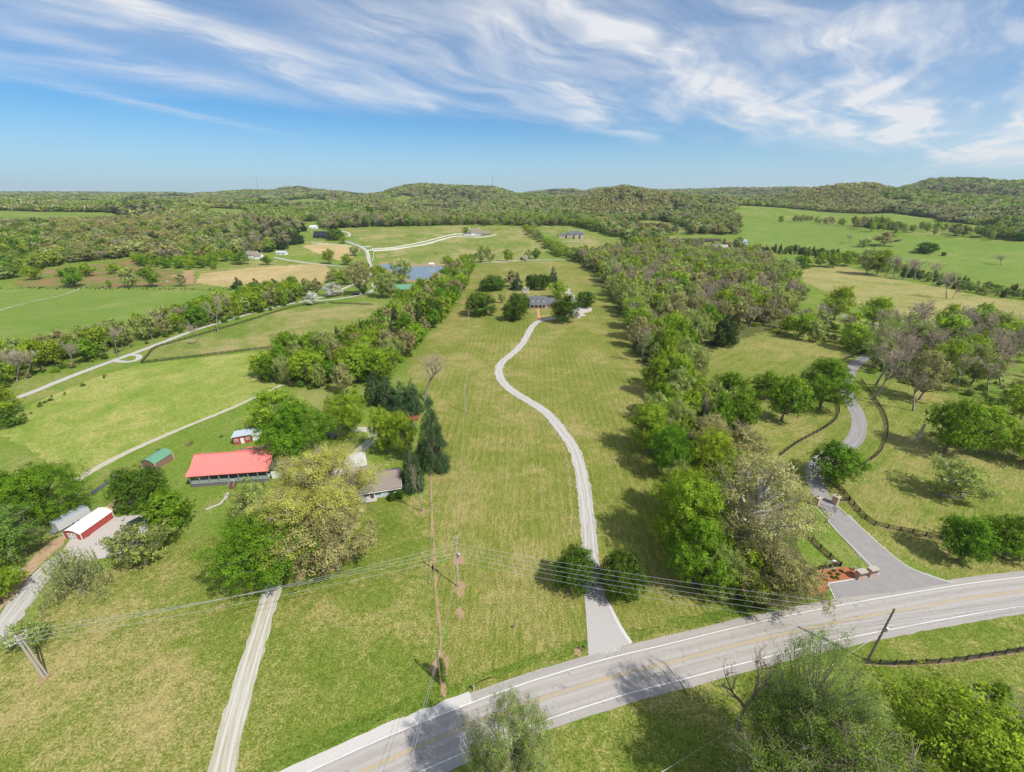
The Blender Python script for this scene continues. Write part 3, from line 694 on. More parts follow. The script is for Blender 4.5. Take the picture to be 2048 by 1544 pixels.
def chimney(root, x, y, z0, z1, m, w=.9):
    c = MB().box(x - w / 2, x + w / 2, y - .4, y + .4, z0, z1).build('chimney', m, root)
    MB().box(x - w / 2 - .08, x + w / 2 + .08, y - .48, y + .48, z1, z1 + .15).build('cap', CONC, c); return c


# --- red roofed ranch house
def red_house():
    yaw = math.atan2(3.6 * .75, 20.5)
    rt = thing('ranch_house', 'long grey house with bright red metal roof, railed front porch and central stair', 'house', (-80.9, 104.6, 0), yaw)
    Lh = 20.8
    T = Matrix.Translation((0, 0, 0))
    MB().box(-Lh / 2, Lh / 2, -1.4, 4.2, 0, 4.2).build('wall', GRASIDE, rt)
    # roof: main slope, shallower porch slope, back slope with a raised rear wing
    r = MB()
    for pr, a, b in (([(1.0, 7.15), (-1.8, 5.35), (-1.8, 5.15), (1.0, 6.95)], -10.9, 10.9), ([(-1.8, 5.352), (-5.4, 3.95), (-5.4, 3.78), (-1.8, 5.152)], -10.9, 10.9), ([(1.0, 7.152), (5.0, 4.6), (5.0, 4.4), (1.0, 6.952)], -10.9, 10.9)):
        r.xprism(pr, a, b, T)
    roof = r.build('roof', REDMETAL, rt)
    MB().bar((-10.9, 1.0, 7.18), (10.9, 1.0, 7.18), .3, .08).build('ridge_cap', mat('red_cap', (.66, .17, .15), .5), roof)
    # gable ends
    MB().add([(10.4, -1.5, 4.2), (10.4, 4.2, 4.2), (10.4, 4.2, 4.9), (10.4, 1.0, 6.9), (10.4, -1.5, 5.2), (10.55, -1.5, 4.2), (10.55, 4.2, 4.2), (10.55, 4.2, 4.9), (10.55, 1.0, 6.9), (10.55, -1.5, 5.2)],
             [(0, 4, 3, 2, 1), (5, 6, 7, 8, 9), (0, 1, 6, 5), (1, 2, 7, 6), (2, 3, 8, 7), (3, 4, 9, 8), (4, 0, 5, 9)]).build('gable_end', GRASIDE, rt)
    w = MB().xprism([(3.5, 0), (8.5, 0), (8.5, 3.8), (3.5, 6.6)], 0.2, 10.2)
    w.build('rear_wing', GRASIDE, rt)
    MB().xprism([(2.2, 6.72), (9.0, 4.0), (9.0, 3.8), (2.2, 6.52)], -.2, 10.86).build('wing_roof', REDMETAL, rt)
    # side lean-to
    sd = MB().box(10.56, 12.9, -3.6, 2.2, 0, 2.3).build('side_porch', TRIM, rt)
    MB().add([(10.56, -4.0, 3.7), (13.2, -3.4, 2.4), (13.2, 1.2, 2.4), (10.56, 3.6, 4.9), (10.56, -4.0, 3.55), (13.2, -3.4, 2.25), (13.2, 1.2, 2.25), (10.56, 3.6, 4.75)],
             [(0, 1, 2, 3), (7, 6, 5, 4), (0, 4, 5, 1), (1, 5, 6, 2), (2, 6, 7, 3), (3, 7, 4, 0)]).build('side_roof', striped('dark_metal', (.10, .13, .12), (.07, .09, .08), 1, .5, .1, .5), sd)
    # porch
    pd = MB().box(-Lh / 2, Lh / 2, -5.1, -1.402, 1.15, 1.3).build('porch_deck', DECK, rt)
    MB().box(-Lh / 2 + .05, Lh / 2 - .05, -5.0, -4.8, 0, 1.148).build('stone_base', STONE, rt)
    for k in range(9):
        x = -Lh / 2 + .15 + k * (Lh - .3) / 8
        MB().box(x - .07, x + .07, -5.08, -4.94, 1.3, 4.0).build('porch_post', DECK, rt)
    for a, b in ((-Lh / 2 + .2, .1), (1.7, Lh / 2 - .2)):
        m = MB()
        m.bar((a, -5.0, 2.15), (b, -5.0, 2.15), .09, .06).bar((a, -5.0, 1.42), (b, -5.0, 1.42), .06, .05)
        n = int((b - a) / .32)
        for k in range(1, n): m.bar((a + k * (b - a) / n, -5.0, 1.45), (a + k * (b - a) / n, -5.0, 2.12), .045, .045)
        m.build('railing', DECK, rt)
    st = MB()
    for k in range(7): st.box(.3, 1.5, -5.12 - .3 * (k + 1), -5.12 - .3 * k, 0, 1.14 - k * .16)
    s = st.build('stair', mat('stair_wood', (.17, .06, .04), .8, .2, 2), rt)
    for x in (.2, 1.6):
        q = MB().bar((x, -5.1, 2.1), (x, -7.2, 1.0), .09, .08)
        for k in range(4): q.bar((x, -5.1 - k * .7, 1.15 - k * .36), (x, -5.1 - k * .7, 2.1 - k * .36), .09, .09)
        q.build('stair_rail', DECK, s)
    for x in (-8.5, -5.6, -2.8, 3.6, 6.2, 8.6): win(rt, x, -1.4, 2.7, 1.1, 1.3)
    door(rt, .9, -1.4, 1.3)


red_house()
strip('front_walk', [G(456, 985), G(452, 995), G(440, 1008), G(425, 1014), G(412, 1020)], .9, mat('walk_concrete', (.42, .39, .34), .9, .1, 2), .04, .5, world=True)


# --- grey-blue ranch house
def grey_house():
    a, b = Vector((-44.6, 91.4)), Vector((-30.9, 95.0)); yaw = math.atan2(b.y - a.y, b.x - a.x); L = (b - a).length
    rt = thing('ranch_house', 'low pale blue house with brown shingle roof behind the big yellow oak', 'house', ((a.x + b.x) / 2 - 1.0, (a.y + b.y) / 2 + 4.6, 0), yaw)
    gable(rt, L, 8.8, 2.7, 2.4, BLUESIDE, SHINGLE, over=.55)
    w, r = gable(rt, 6.2, 5, 2.7, 1.7, BLUESIDE, SHINGLE, -4.4, 5.2, 0, .4, ('garage_wall', 'garage_roof'))
    MB().box(-L / 2 - .5, L / 2 + .5, -5.04, -4.92, 2.2, 2.4).build('gutter', TRIM, rt)
    MB().bar((L / 2 + .59, -4.9, 2.42), (L / 2 + .59, 0, 5.15), .06, .22).bar((L / 2 + .59, 0, 5.15), (L / 2 + .59, 4.9, 2.42), .06, .22).build('bargeboard', TRIM, rt)
    for x in (-5.2, -1.8, 1.2, 4.6): win(rt, x, -4.4, 1.5, 1.5, 1.1)
    door(rt, -.4, -4.4, .1); MB().box(-3.0, .8, -5.8, -4.41, 0, .12).build('stoop', PARK, rt)
    MB().tube([(3.9, 1.2, 4.2), (3.9, 1.2, 5.0)], .12, 8).build('roof_vent', GREYM, rt)


grey_house()


# --- red and white garden barn with shallow gambrel, white metal roof
def shed(name, label, loc, yaw, L, D, e, rise, wall, roof, doorm=None, gam=.55, cat='shed', x_door=True):
    """gambrel shed: long axis along local y, door end is -y"""
    rt = thing(name, label, cat, loc, yaw)
    pr = [(-D / 2, 0), (D / 2, 0), (D / 2, e), (D / 2 * gam, e + rise * .75), (0, e + rise), (-D / 2 * gam, e + rise * .75), (-D / 2, e)]
    T = Matrix.Rotation(math.pi / 2, 4, 'Z')
    MB().xprism([(-y, z) for y, z in pr][::-1], -L / 2, L / 2, T).build('wall', wall, rt)
    r = MB(); q = [(-D / 2 - .12, e - .08), (-D / 2 * gam - .03, e + rise * .75 + .05), (0, e + rise + .06), (D / 2 * gam + .03, e + rise * .75 + .05), (D / 2 + .12, e - .08)]
    for (a, b), (c, d) in zip(q, q[1:]): r.xprism([(a, b), (c, d), (c, d + .07), (a, b + .07)], -L / 2 - .2, L / 2 + .2, T)
    r.build('roof', roof, rt)
    tm = MB()
    for s in (-1, 1):
        for yy in (-L / 2, L / 2): MB().box(s * D / 2 - .09, s * D / 2 + .09, yy - .05, yy + .05, 0, e - .05).build('corner_trim', TRIM, rt)
    pass
    if doorm:
        w = D * .42
        d = MB().box(-w / 2, w / 2, -L / 2 - .05, -L / 2 - .004, .05, e * .98).build('door', doorm[0], rt)
        m = MB(); y = -L / 2 - .075
        for s in (-1, 1):
            x0, x1 = (0.03, w / 2) if s > 0 else (-w / 2, -.03)
            for p, q_ in (((x0, .1), (x1, e * .5)), ((x1, .1), (x0, e * .5)), ((x0, e * .5), (x1, e * .93)), ((x1, e * .5), (x0, e * .93)), ((x0, .1), (x0, e * .95)), ((x1, .1), (x1, e * .95)), ((x0, .1), (x1, .1)), ((x0, e * .5), (x1, e * .5)), ((x0, e * .95), (x1, e * .95))):
                m.bar((p[0], y, p[1]), (q_[0], y, q_[1]), .04, .12)
        m.build('cross_bracing', doorm[1], d)
    return rt


yb = math.atan2(9.2, -1.2) - math.pi / 2
shed('garden_barn', 'dark red barn shed with white metal roof and white crossed doors on the gravel yard', (-104.6, 82.2, 0), -0.10, 7.9, 4.6, 2.0, .85, REDW, WMETAL, (mat('barn_black', (.05, .05, .05), .8), TRIM))
shed('garden_shed', 'small log shed with green metal gambrel roof beside the farm track', (-108.8, 110.0, 0), -.12, 6.2, 4.6, 2.2, 1.3, LOG, GREENM)


def coop():
    rt = thing('playhouse_shed', 'red and white shed with pale metal roof behind the red roofed house', 'shed', (-90.6, 124.2, 0), math.atan2(1.9, 4.6))
    MB().xprism([(-2.6, 0), (2.6, 0), (2.6, 2.3), (-2.6, 2.9)][::1], -2.6, 2.6).build('wall', REDW, rt)
    MB().xprism([(-3.0, 2.95), (3.0, 2.35), (3.0, 2.45), (-3.0, 3.05)], -2.9, 2.9).build('roof', striped('pale_metal_roof', (.50, .58, .64), (.42, .49, .55), 0, .5, .08, .35), rt)
    for x in (-1.7, 1.6): win(rt, x, -2.6, 1.6, .8, .7)
    door(rt, 0, -2.6, .1, .8, 1.9, TRIM)
    MB().box(2.9, 5.6, -2.4, 2.2, 0, 2.2).build('side_room', TRIM, rt)
    MB().xprism([(-2.7, 2.35), (2.6, 2.22), (2.6, 2.3), (-2.7, 2.43)], 2.75, 5.9).build('side_roof', mat('old_white_roof', (.62, .62, .62), .7, .2, 1), rt)


coop()


# --- cargo trailer beside barn
def trailer():
    rt = thing('cargo_trailer', 'silver white cargo trailer parked against the red barn shed', 'trailer', (-110.6, 84.0, 0), -.30)
    MB().box(-1.2, 1.2, -3.4, 3.4, .55, 2.75).build('body', mat('trailer_skin', (.62, .64, .66), .4, .05, 1, .2), rt)
    MB().box(-1.22, 1.22, -3.42, 3.42, 2.752, 2.82).build('roof', mat('trailer_roof', (.36, .42, .48), .4, .1, 2), rt)
    for x in (-1.22, 1.22):
        for y in (-.5, .6):
            w = MB().tube([(x - .1, y, .38), (x + .1, y, .38)], .38, 14).build('wheel', mat('tyre_rubber', (.03, .03, .03), .8), rt)
    MB().bar((0, -5.0, .5), (-.8, -3.4, .6), .1, .1).bar((0, -5.0, .5), (.8, -3.4, .6), .1, .1).build('tow_bar', GREYM, rt)
    MB().box(-1.0, 1.0, -4.3, -3.5, .5, .9).build('front_deck', GREYM, rt)


trailer()


def car(loc, yaw, label, col, suv=False):
    rt = thing('parked_car', label, 'car', loc, yaw)
    cm = mat('car_paint', col, .3, metal=.3, spec=.6); L, W, h = 4.6, 1.85, (.95 if suv else .78); top = 1.7 if suv else 1.42
    prof = [(-L / 2, .35), (-L / 2, h - .12), (-L / 2 + .25, h), (L / 2 - .2, h), (L / 2, h - .18), (L / 2, .35)]
    T = Matrix.Rotation(math.pi / 2, 4, 'Z')
    MB().add([T @ Vector((s * W / 2, y, z)) for s in (-1, 1) for y, z in prof], [(5, 4, 3, 2, 1, 0), (6, 7, 8, 9, 10, 11)] + [(i, (i + 1) % 6, 6 + (i + 1) % 6, 6 + i) for i in range(6)]).build('body', cm, rt) if False else MB().xprism([(a, b) for a, b in prof][::-1], -W / 2, W / 2).build('body', cm, rt)
    f, r_ = (1.05, -1.55 if not suv else -2.0)
    c = [(r_ - .25, h), (f + .55, h), (f, top), (r_ + .15, top)]
    vs = [(s * (W / 2 - (.06 if z <= h else .22)), y, z) for s in (-1, 1) for y, z in c]
    MB().add(vs, [(0, 3, 2, 1), (4, 5, 6, 7)] + [(i, (i + 1) % 4, 4 + (i + 1) % 4, 4 + i) for i in range(4)]).build('windows', GLASS, rt)
    MB().box(-W / 2 + .24, W / 2 - .24, r_ + .15, f, top - .01, top + .04).build('roof', cm, rt)
    for x in (-W / 2 + .05, W / 2 - .05):
        for y in (-1.4, 1.4):
            w = MB().tube([(x - .11, y, .34), (x + .11, y, .34)], .34, 16).build('wheel', mat('tyre_rubber', (.03, .03, .03), .8), rt)
            MB().tube([(x - .13, y, .34), (x + .13, y, .34)], .2, 10).build('rim', GREYM, w)
    for x in (-.65, .65):
        MB().box(x - .2, x + .2, L / 2 - .02, L / 2 + .03, .58, .72).build('headlight', WHITE, rt)
        MB().box(x - .2, x + .2, -L / 2 - .03, -L / 2 + .02, .6, .74).build('tail_light', mat('lamp_red', (.4, .02, .02), .3), rt)


p = G(244, 1092); car(p, R(165), 'dark grey green car parked under the sparse tree on the gravel yard', (.06, .08, .08))
p = G(272, 1050); car(p, R(150), 'dark green car half hidden beneath leaves behind the dark grey car', (.03, .06, .05))
p = G(660, 876); car(p, R(70), 'dark car in the shade of the bright green trees behind the house', (.03, .04, .06), True)
p = G(710, 590); car(p, R(85), 'black pickup sized car parked on the lane before the green roofed house', (.015, .015, .02), True)


# --- main brick cape house with three dormers
def main_house():
    p = G(1059, 616); q = G(1093, 616); L = (q - p).length * 1.0
    rt = thing('brick_house', 'red brick house with grey shingle roof, three white dormers and columned porch', 'house', (p.x + L / 2, p.y + 5.6, 0))
    gable(rt, L, 11.2, 3.1, 4.4, BRICK, SLATE, over=.3)
    MB().box(-L / 2, L / 2, -7.5, -5.602, 0, .35).build('porch_floor', BRICK, rt)
    MB().xprism([(-5.3, 3.35), (-7.9, 2.95), (-7.9, 2.80), (-5.3, 3.2)], -L / 2 - .2, L / 2 + .2).build('porch_roof', SLATE, rt)
    MB().box(-L / 2 - .1, L / 2 + .1, -7.75, -7.6, 2.55, 2.80).build('porch_beam', TRIM, rt)
    for k in range(5):
        x = -L / 2 + .3 + k * (L - .6) / 4; MB().box(x - .14, x + .14, -7.72, -7.44, .35, 2.6).build('column', TRIM, rt)
    for x in (-L * .32, 0, L * .30):
        d = MB().xprism([(-1.0, 0), (1.0, 0), (1.0, 1.3), (0, 2.2), (-1.0, 1.3)], -1.6, 1.6, Matrix.Translation((x, -3.2, 4.3)) @ Matrix.Rotation(math.pi / 2, 4, 'Z') @ Matrix.Scale(-1, 4, (0, 1, 0))).build('dormer', TRIM, rt)
        T = Matrix.Translation((x, -3.2, 4.3)) @ Matrix.Rotation(math.pi / 2, 4, 'Z')
        m = MB()
        for s in (-1, 1): m.xprism([(0, 2.36), (s * 1.25, 1.2), (s * 1.25, 1.08), (0, 2.24)], -1.8, 1.9, T)
        m.build('dormer_roof', SLATE, d); win(d, x, -4.8, 5.2, .85, 1.1, name='dormer_window')
    for x in (-5, -2.6, 2.8, 5): win(rt, x, -5.6, 1.6, 1.0, 1.5, shutters=mat('shutter_dark', (.05, .03, .03), .6))
    door(rt, 0, -5.6, .35, 1.4, 2.2, mat('door_red', (.35, .05, .03), .5))
    gable(rt, 6.5, 8.5, 2.9, 3.2, BRICK, SLATE, L / 2 + 3.0, .8, 0, .3, ('side_wing_wall', 'side_wing_roof'))
    gable(rt, 3.5, 7.5, 2.7, 2.6, BRICK, SLATE, -L / 2 - 1.5, 1.0, 0, .3, ('end_wing_wall', 'end_wing_roof'))
    win(rt, L / 2 + 3.2, -3.45, 1.6, 1.4, 1.4)
    chimney(rt, -1.5, 1.2, 6.5, 9.2, BRICK)
    MB().box(-L / 2 + .2, L / 2 + 4, 6.2, 6.5, 0, 1.9).build('garden_wall', mat('pale_wall', (.58, .54, .48), .8, .1, 1), rt)


main_house()


# --- green roofed house by the pond
def green_house():
    p = G(806, 585); rt = thing('lodge_house', 'dark wooden house with long green metal roof beside the pond', 'house', (p.x, p.y + 6, 0), .12)
    gable(rt, 16, 11, 3.0, 2.6, BRW, GREENM, over=1.2)
    gable(rt, 9, 6, 2.8, 1.6, WOODD, GREENM, -8, -3.5, 0, .8, ('porch_wing_wall', 'porch_wing_roof'))
    w, r = gable(rt, 7, 8, 2.6, 2.0, BRW, mat('brown_roof', (.2, .13, .1), .8), 9, -3, 0, .5, ('gable_wing_wall', 'gable_wing_roof'))
    for x in (-3, 0, 3.2): win(rt, x, -5.5, 1.6, 1.3, 1.3)
    chimney(rt, 2, .5, 5, 7, STONE)


green_house()


def far_house(label, px, py, W, D, e, rise, wall, roof, blocks=(), cat='house', name='country_house', yaw=0.0, hip=False, ch=(), wins=6, sh=None, two=False):
    p = G(px, py); rt = thing(name, label, cat, (p.x, p.y + D / 2, p.z - .3), yaw)
    gable(rt, W, D, e, rise, wall, roof, over=.5, hip=hip)
    for k, (bw, bd, be, br, bx, by, mm, rm) in enumerate(blocks): gable(rt, bw, bd, be, br, mm or wall, rm or roof, bx, by, 0, .4, ('wing_wall', 'wing_roof'), hip=hip)
    for k in range(wins):
        x = -W / 2 + (k + .5) * W / wins
        win(rt, x, -D / 2 - .01, 1.7, 1.2, 1.7, mull=False)
        if two: win(rt, x, -D / 2 - .01, 5.0, 1.2, 1.5, mull=False)
    for (cx, cy, cz) in ch: chimney(rt, cx, cy, e, cz, wall, 1.4)
    return rt


sc_brown = striped('mixed_shingles', (.25, .21, .17), (.20, .165, .135), 2, .3, .12, .9)
far_house('white painted manor with brown roofs inside the looping white fence on the hill field', 950, 471, 20, 12, 4.5, 6, WPAINT, sc_brown, [(16, 9, 3.5, 3.5, 17, -1, mat('tan_stone', (.34, .25, .18), .9, .2, 1), sc_brown), (12, 8, 3.2, 1.2, -12, -4, WPAINT, SLATE), (6, 12, 5, 5, -4, -3, WPAINT, sc_brown)], ch=[(-9, 0, 13), (6, 1, 12.5)], wins=5, name='manor_house')
far_house('large tan manor with grey hipped roofs between clipped hedges', 1150, 477, 26, 14, 6.4, 5, CREAM, SLATE, [(13, 9, 4, 4, -20, 2, None, None), (6, 6, 6.5, 4, 2, -8, None, None), (6, 6, 6.5, 4, 11, -8, None, None)], hip=True, ch=[(-9, 3, 13), (12, 2, 13.5)], wins=7, two=True, name='manor_house')
far_house('black metal barn house with steep dark roof left of the far drive', 641, 477, 22, 14, 4.5, 6, NAVY, NAVY, [(8, 10, 3, 3, 12, -4, None, None)], wins=3, name='barn_house', cat='barn')
far_house('white farmhouse with pale brown roof behind round green trees', 503, 518, 13, 10, 5.2, 4, TRIM, sc_brown, [(8, 8, 4, 3, 9, -3, None, None)], wins=3, two=True, name='farm_house')
far_house('small white shed with low grey roof beside the far lane', 562, 510, 12, 7, 3.2, 1.8, TRIM, mat('grey_roof', (.45, .47, .5), .6), wins=2, name='garden_shed', cat='shed')
far_house('red brick mansion with pale roof and three dormers above the treetops', 1436, 510, 26, 12, 6.6, 6, BRICK, mat('pale_shingles', (.48, .45, .43), .85, .08, 1), [(12, 6, 3.6, 1.2, -3, -9, TRIM, GREYM)], ch=[(-12, 0, 15), (3, 2, 14.5)], wins=6, two=True, name='brick_mansion')
far_house('grey metal barn with pale gable behind the brick mansion', 1484, 489, 15, 12, 4, 3, mat('pale_siding', (.45, .52, .58), .6), mat('barn_grey', (.30, .33, .38), .5, .08, 1), wins=1, name='metal_barn', cat='barn')
far_house('long dark roofed stable left of the brick mansion', 1402, 485, 60, 9, 3, 2.4, WOODD, mat('brown_black_roof', (.055, .04, .04), .7, .2, 1), [(22, 9, 2.8, 2.2, -44, -4, None, None)], wins=8, name='stable', cat='barn')
far_house('white cottage half hidden among trees above the black barn house', 626, 458, 12, 8, 3, 3, TRIM, mat('white_roof', (.6, .62, .64), .6), wins=2, name='cottage')
# brown wooden fence and hot tub behind the conifers
p = G(812, 838); rt = thing('deck_platform', 'reddish brown raised deck with slatted screen behind the tall conifer', 'deck', p, .12)
MB().box(-4.5, 4.5, -2, 2.2, 0, .5).build('deck_floor', BRW, rt)
m = MB(); [m.box(-4.5 + k * .3, -4.32 + k * .3, 2.21, 2.27, .5, 2.0) for k in range(30)]; m.build('screen', mat('screen_boards', (.2, .12, .1), .8, .2, 2), rt)
p = G(820, 853); rt = thing('paddling_pool', 'small round blue pool in front of the brown deck', 'pool', p)
m = MB(); n_ = 24
m.tube([(math.cos(k / n_ * 6.2832) * 1.6, math.sin(k / n_ * 6.2832) * 1.6, .45) for k in range(n_ + 1)], .12, 6, False).tube([(math.cos(k / n_ * 6.2832) * 1.6, math.sin(k / n_ * 6.2832) * 1.6, .2) for k in range(n_ + 1)], .16, 6, False).build('rim', mat('pool_blue', (.2, .45, .55), .5), rt)
MB().prism([(math.cos(k / n_ * 6.2832) * 1.55, math.sin(k / n_ * 6.2832) * 1.55) for k in range(n_)], .02, .36).build('water', mat('pool_water', (.1, .4, .5), .1, spec=.8), rt)
# pontoon on the pond
p = G(864, 533); rt = thing('swim_dock', 'small white dock with roof at the far pond edge', 'dock', (p.x, p.y, .15))
MB().box(-3, 3, -2.5, 2.5, 0, .4).build('dock_floor', mat('dock_wood', (.5, .46, .4), .8), rt)
MB().xprism([(-2.8, 3.0), (0, 4.2), (2.8, 3.0), (2.8, 2.85), (0, 4.0), (-2.8, 2.85)], -3.2, 3.2).build('roof', TRIM, rt)
for x in (-2.6, 2.6):
    for y in (-2.2, 2.2): MB().box(x - .12, x + .12, y - .12, y + .12, .4, 3.0).build('post', TRIM, rt)
p = G(842, 562); rt = thing('rowing_boat', 'tiny white boat lying at the near pond edge', 'boat', (p.x, p.y, .15), 1.2)
MB().add([(-1.6, -.6, .5), (1.2, -.6, .5), (2.1, 0, .6), (1.2, .6, .5), (-1.6, .6, .5), (-1.4, -.3, 0), (1.0, -.3, 0), (1.5, 0, .1), (1.0, .3, 0), (-1.4, .3, 0)], [(0, 1, 6, 5), (1, 2, 7, 6), (2, 3, 8, 7), (3, 4, 9, 8), (4, 0, 5, 9), (5, 6, 7, 8, 9)]).build('hull', WHITE, rt)
MB().box(-.4, -.1, -.5, .5, .35, .4).build('bench', mat('boat_bench', (.4, .3, .2), .8), rt)

MULCHS = soil('fence_soil', (.34, .24, .15), .52)
# ------------------------------------------------------------ fences
BLACK = mat('black_fence_paint', (.022, .02, .02), .75, .3, 3); FWHITE = mat('white_fence_paint', (.82, .82, .80), .6, .05, 1); GALV = mat('old_post', (.34, .31, .28), .8, .2, 3)


def fence(pts, label, m, h=1.35, rails=4, sp=2.5, parts=True, rw=.17, group=None, cat='fence', name='board_fence', side=.09, pw=.18):
    c, s = smooth([G(*p) if len(p) == 2 else Vector(p) for p in pts], .5 if parts else 3.0)
    N = max(2, int(s[-1] / sp) + 1); t = np.linspace(0, s[-1], N)
    xs, ys = np.interp(t, s, c[:, 0]), np.interp(t, s, c[:, 1])
    rr = np.hypot(xs, ys); zs = terrain(xs, ys) * (rr > 480)
    rt = thing(name, label, cat, (float(xs[0]), float(ys[0]), float(zs[0])), 0, group); O = Vector(rt.location)
    P = [Vector((x, y, z)) - O for x, y, z in zip(xs, ys, zs)]
    rs = random.Random(N); rail = MB(); posts = MB()
    for i in range(N - 1):
        a, b = P[i], P[i + 1]; d = (b - a).normalized(); nrm = Vector((d.y, -d.x, 0)) * side
        for k in range(rails):
            z = h * (.95 - k * (.80 / max(1, rails - 1)) ) - rw * .3
            rail.bar(a + nrm + Vector((0, 0, z + rs.uniform(-.015, .015))), b + nrm + Vector((0, 0, z + rs.uniform(-.015, .015))), .035, rw)
    pm = None
    for i, p_ in enumerate(P):
        q = P[min(i + 1, N - 1)] - P[max(i - 1, 0)]; ang = math.atan2(q.y, q.x)
        if parts:
            if pm is None:
                o = MB().box(-pw / 2, pw / 2, -pw / 2, pw / 2, -.1, h + .08).build('post', m, rt); pm = o
            else:
                o = pm.copy(); COL.objects.link(o)
            o.location = p_; o.rotation_euler = (0, 0, ang)
        else: posts.box(-pw / 2, pw / 2, -pw / 2, pw / 2, -.1, h + .05, Matrix.Translation(p_) @ Matrix.Rotation(ang, 4, 'Z'))
    rail.build('rails', m, rt)
    if not parts: posts.build('posts', m, rt)
    elif m is BLACK: strip('bare_strip', [Vector((x, y, 0)) for x, y in zip(xs, ys)], .55, MULCHS, .03, 1.0, .12, world=True, soft=.5)
    return rt


fence([(2140, 1158), (2048, 1113), (1960, 1097), (1905, 1087), (1835, 1069), (1752, 1052), (1722, 1030), (1702, 1006), (1690, 992), (1675, 975), (1668, 958), (1672, 950)], 'black board fence from the right brick gate pillar to the thick trunked maple', BLACK)
fence([(1716, 935), (1742, 920), (1762, 902), (1771, 880), (1774, 856), (1768, 832), (1757, 812), (1742, 792), (1730, 775), (1722, 762)], 'black board fence along the outer bend of the paved drive', BLACK)
fence([(1560, 912), (1585, 893), (1610, 878), (1640, 862), (1662, 848), (1674, 836), (1677, 822), (1672, 808), (1668, 802)], 'black board fence along the inner bend of the paved drive below the leaning tree', BLACK)
fence([(1548, 1010), (1574, 1035), (1604, 1060), (1620, 1078), (1644, 1102), (1680, 1133)], 'black board fence running down to the mulch bed left of the paved drive', BLACK)
fence([(1680, 1134), (1664, 1137), (1645, 1139), (1618, 1147)], 'short return of black board fence behind the street lamp', BLACK, sp=2.2)
fence([(1698, 1003), (1686, 1003), (1674, 1004)], 'short black fence joining the brick gate pillar to the long fence', BLACK, sp=1.8)
fence([(1725, 1327), (1780, 1330), (1850, 1328), (1920, 1322), (2048, 1302), (2200, 1275)], 'black board fence below the main road at the lower right', BLACK, sp=2.6)
fence([(1682, 722), (1700, 715), (1722, 708), (1760, 700)], 'dark board fence beside the paved drive among the bare trees', BLACK, parts=False)
fence([(1640, 610), (1672, 620), (1720, 634), (1790, 650), (1850, 664)], 'low dark fence running along the far bend of the paved drive', BLACK, parts=False)
fence([(283, 727), (330, 721), (400, 713), (480, 703), (560, 694), (600, 688)], 'black board fence across the left pasture', BLACK, parts=False, sp=3.0)
fence([(283, 727), (296, 712), (312, 696), (360, 682), (430, 662), (500, 641), (560, 622), (600, 612), (650, 607)], 'black board fence following the left farm lane', BLACK, parts=False, sp=3.0)
fence([(659, 606), (690, 608), (745, 610)], 'straight black fence below the green roofed house', BLACK, parts=False, sp=3.0)
# white far fences
fence([(622, 486), (660, 489), (690, 492), (716, 494)], 'white board fence above the straw field', FWHITE, 1.5, 4, 4, False, .24)
fence([(716, 494), (724, 499), (729, 507), (732, 517)], 'white fence on the left side of the barn drive', FWHITE, 1.5, 4, 4, False, .24)
fence([(694, 482), (712, 486), (724, 494), (743, 494), (745, 500), (733, 503)], 'white fence ringing the fork in the far drive', FWHITE, 1.5, 4, 4, False, .24)
fence([(745, 499), (780, 497), (815, 491), (850, 484), (880, 476), (905, 470), (925, 468)], 'upper white fence along the manor drive', FWHITE, 1.6, 4, 4, False, .26)
fence([(746, 503), (780, 501), (820, 495), (855, 489), (885, 480), (910, 474), (950, 476), (975, 474), (990, 471), (992, 467)], 'lower white fence along the manor drive and round the manor', FWHITE, 1.6, 4, 4, False, .26)
fence([(748, 503), (747, 512), (745, 524)], 'short white fence dropping towards the pond', FWHITE, 1.5, 4, 4, False, .24)
fence([(965, 526), (1000, 525), (1060, 521), (1140, 520)], 'white board fence at the top end of the mown lawn', FWHITE, 1.3, 3, 4, False, .14)
fence([(1125, 484), (1150, 484), (1175, 485)], 'low pale garden wall before the tan manor', mat('wall_pale', (.55, .54, .5), .8), 1.2, 3, 4, False, .4, cat='garden wall', name='garden_wall')
fence([(860, 1170), (861, 1130), (862, 1090), (863, 1040), (863, 1000), (861, 950)], 'old wire fence posts along the soil line by the lone bare trunk', GALV, 1.1, 1, 12, True, .02, cat='fence', name='wire_fence', pw=.12)
fence([(150, 745), (190, 733), (240, 716)], 'weathered wire fence beside the left farm lane', GALV, 1.1, 2, 5, False, .03, cat='fence', name='wire_fence')


# ------------------------------------------------------------ poles, wires, lamp
POLE = mat('pole_wood', (.40, .36, .33), .85, .2, 2.5); POLED = mat('pole_brown', (.24, .19, .15), .85, .2, 2.5); INS = mat('insulator', (.5, .52, .54), .3); WIRE = mat('aluminium_wire', (.55, .56, .58), .4, metal=.5)


def hpole(bx, by, tx, ty):
    B = G(bx, by); d = ray(tx, ty); s = math.hypot(B.x, B.y) / math.hypot(d[0], d[1]); return CAM_H + d[2] * s - B.z


def insul(parent, p, r=.07): return MB().tube([p, (p[0], p[1], p[2] + .12), (p[0], p[1], p[2] + .3)], [r * .7, r * 1.5, r * .6], 8).build('insulator', INS, parent)


attach = {}


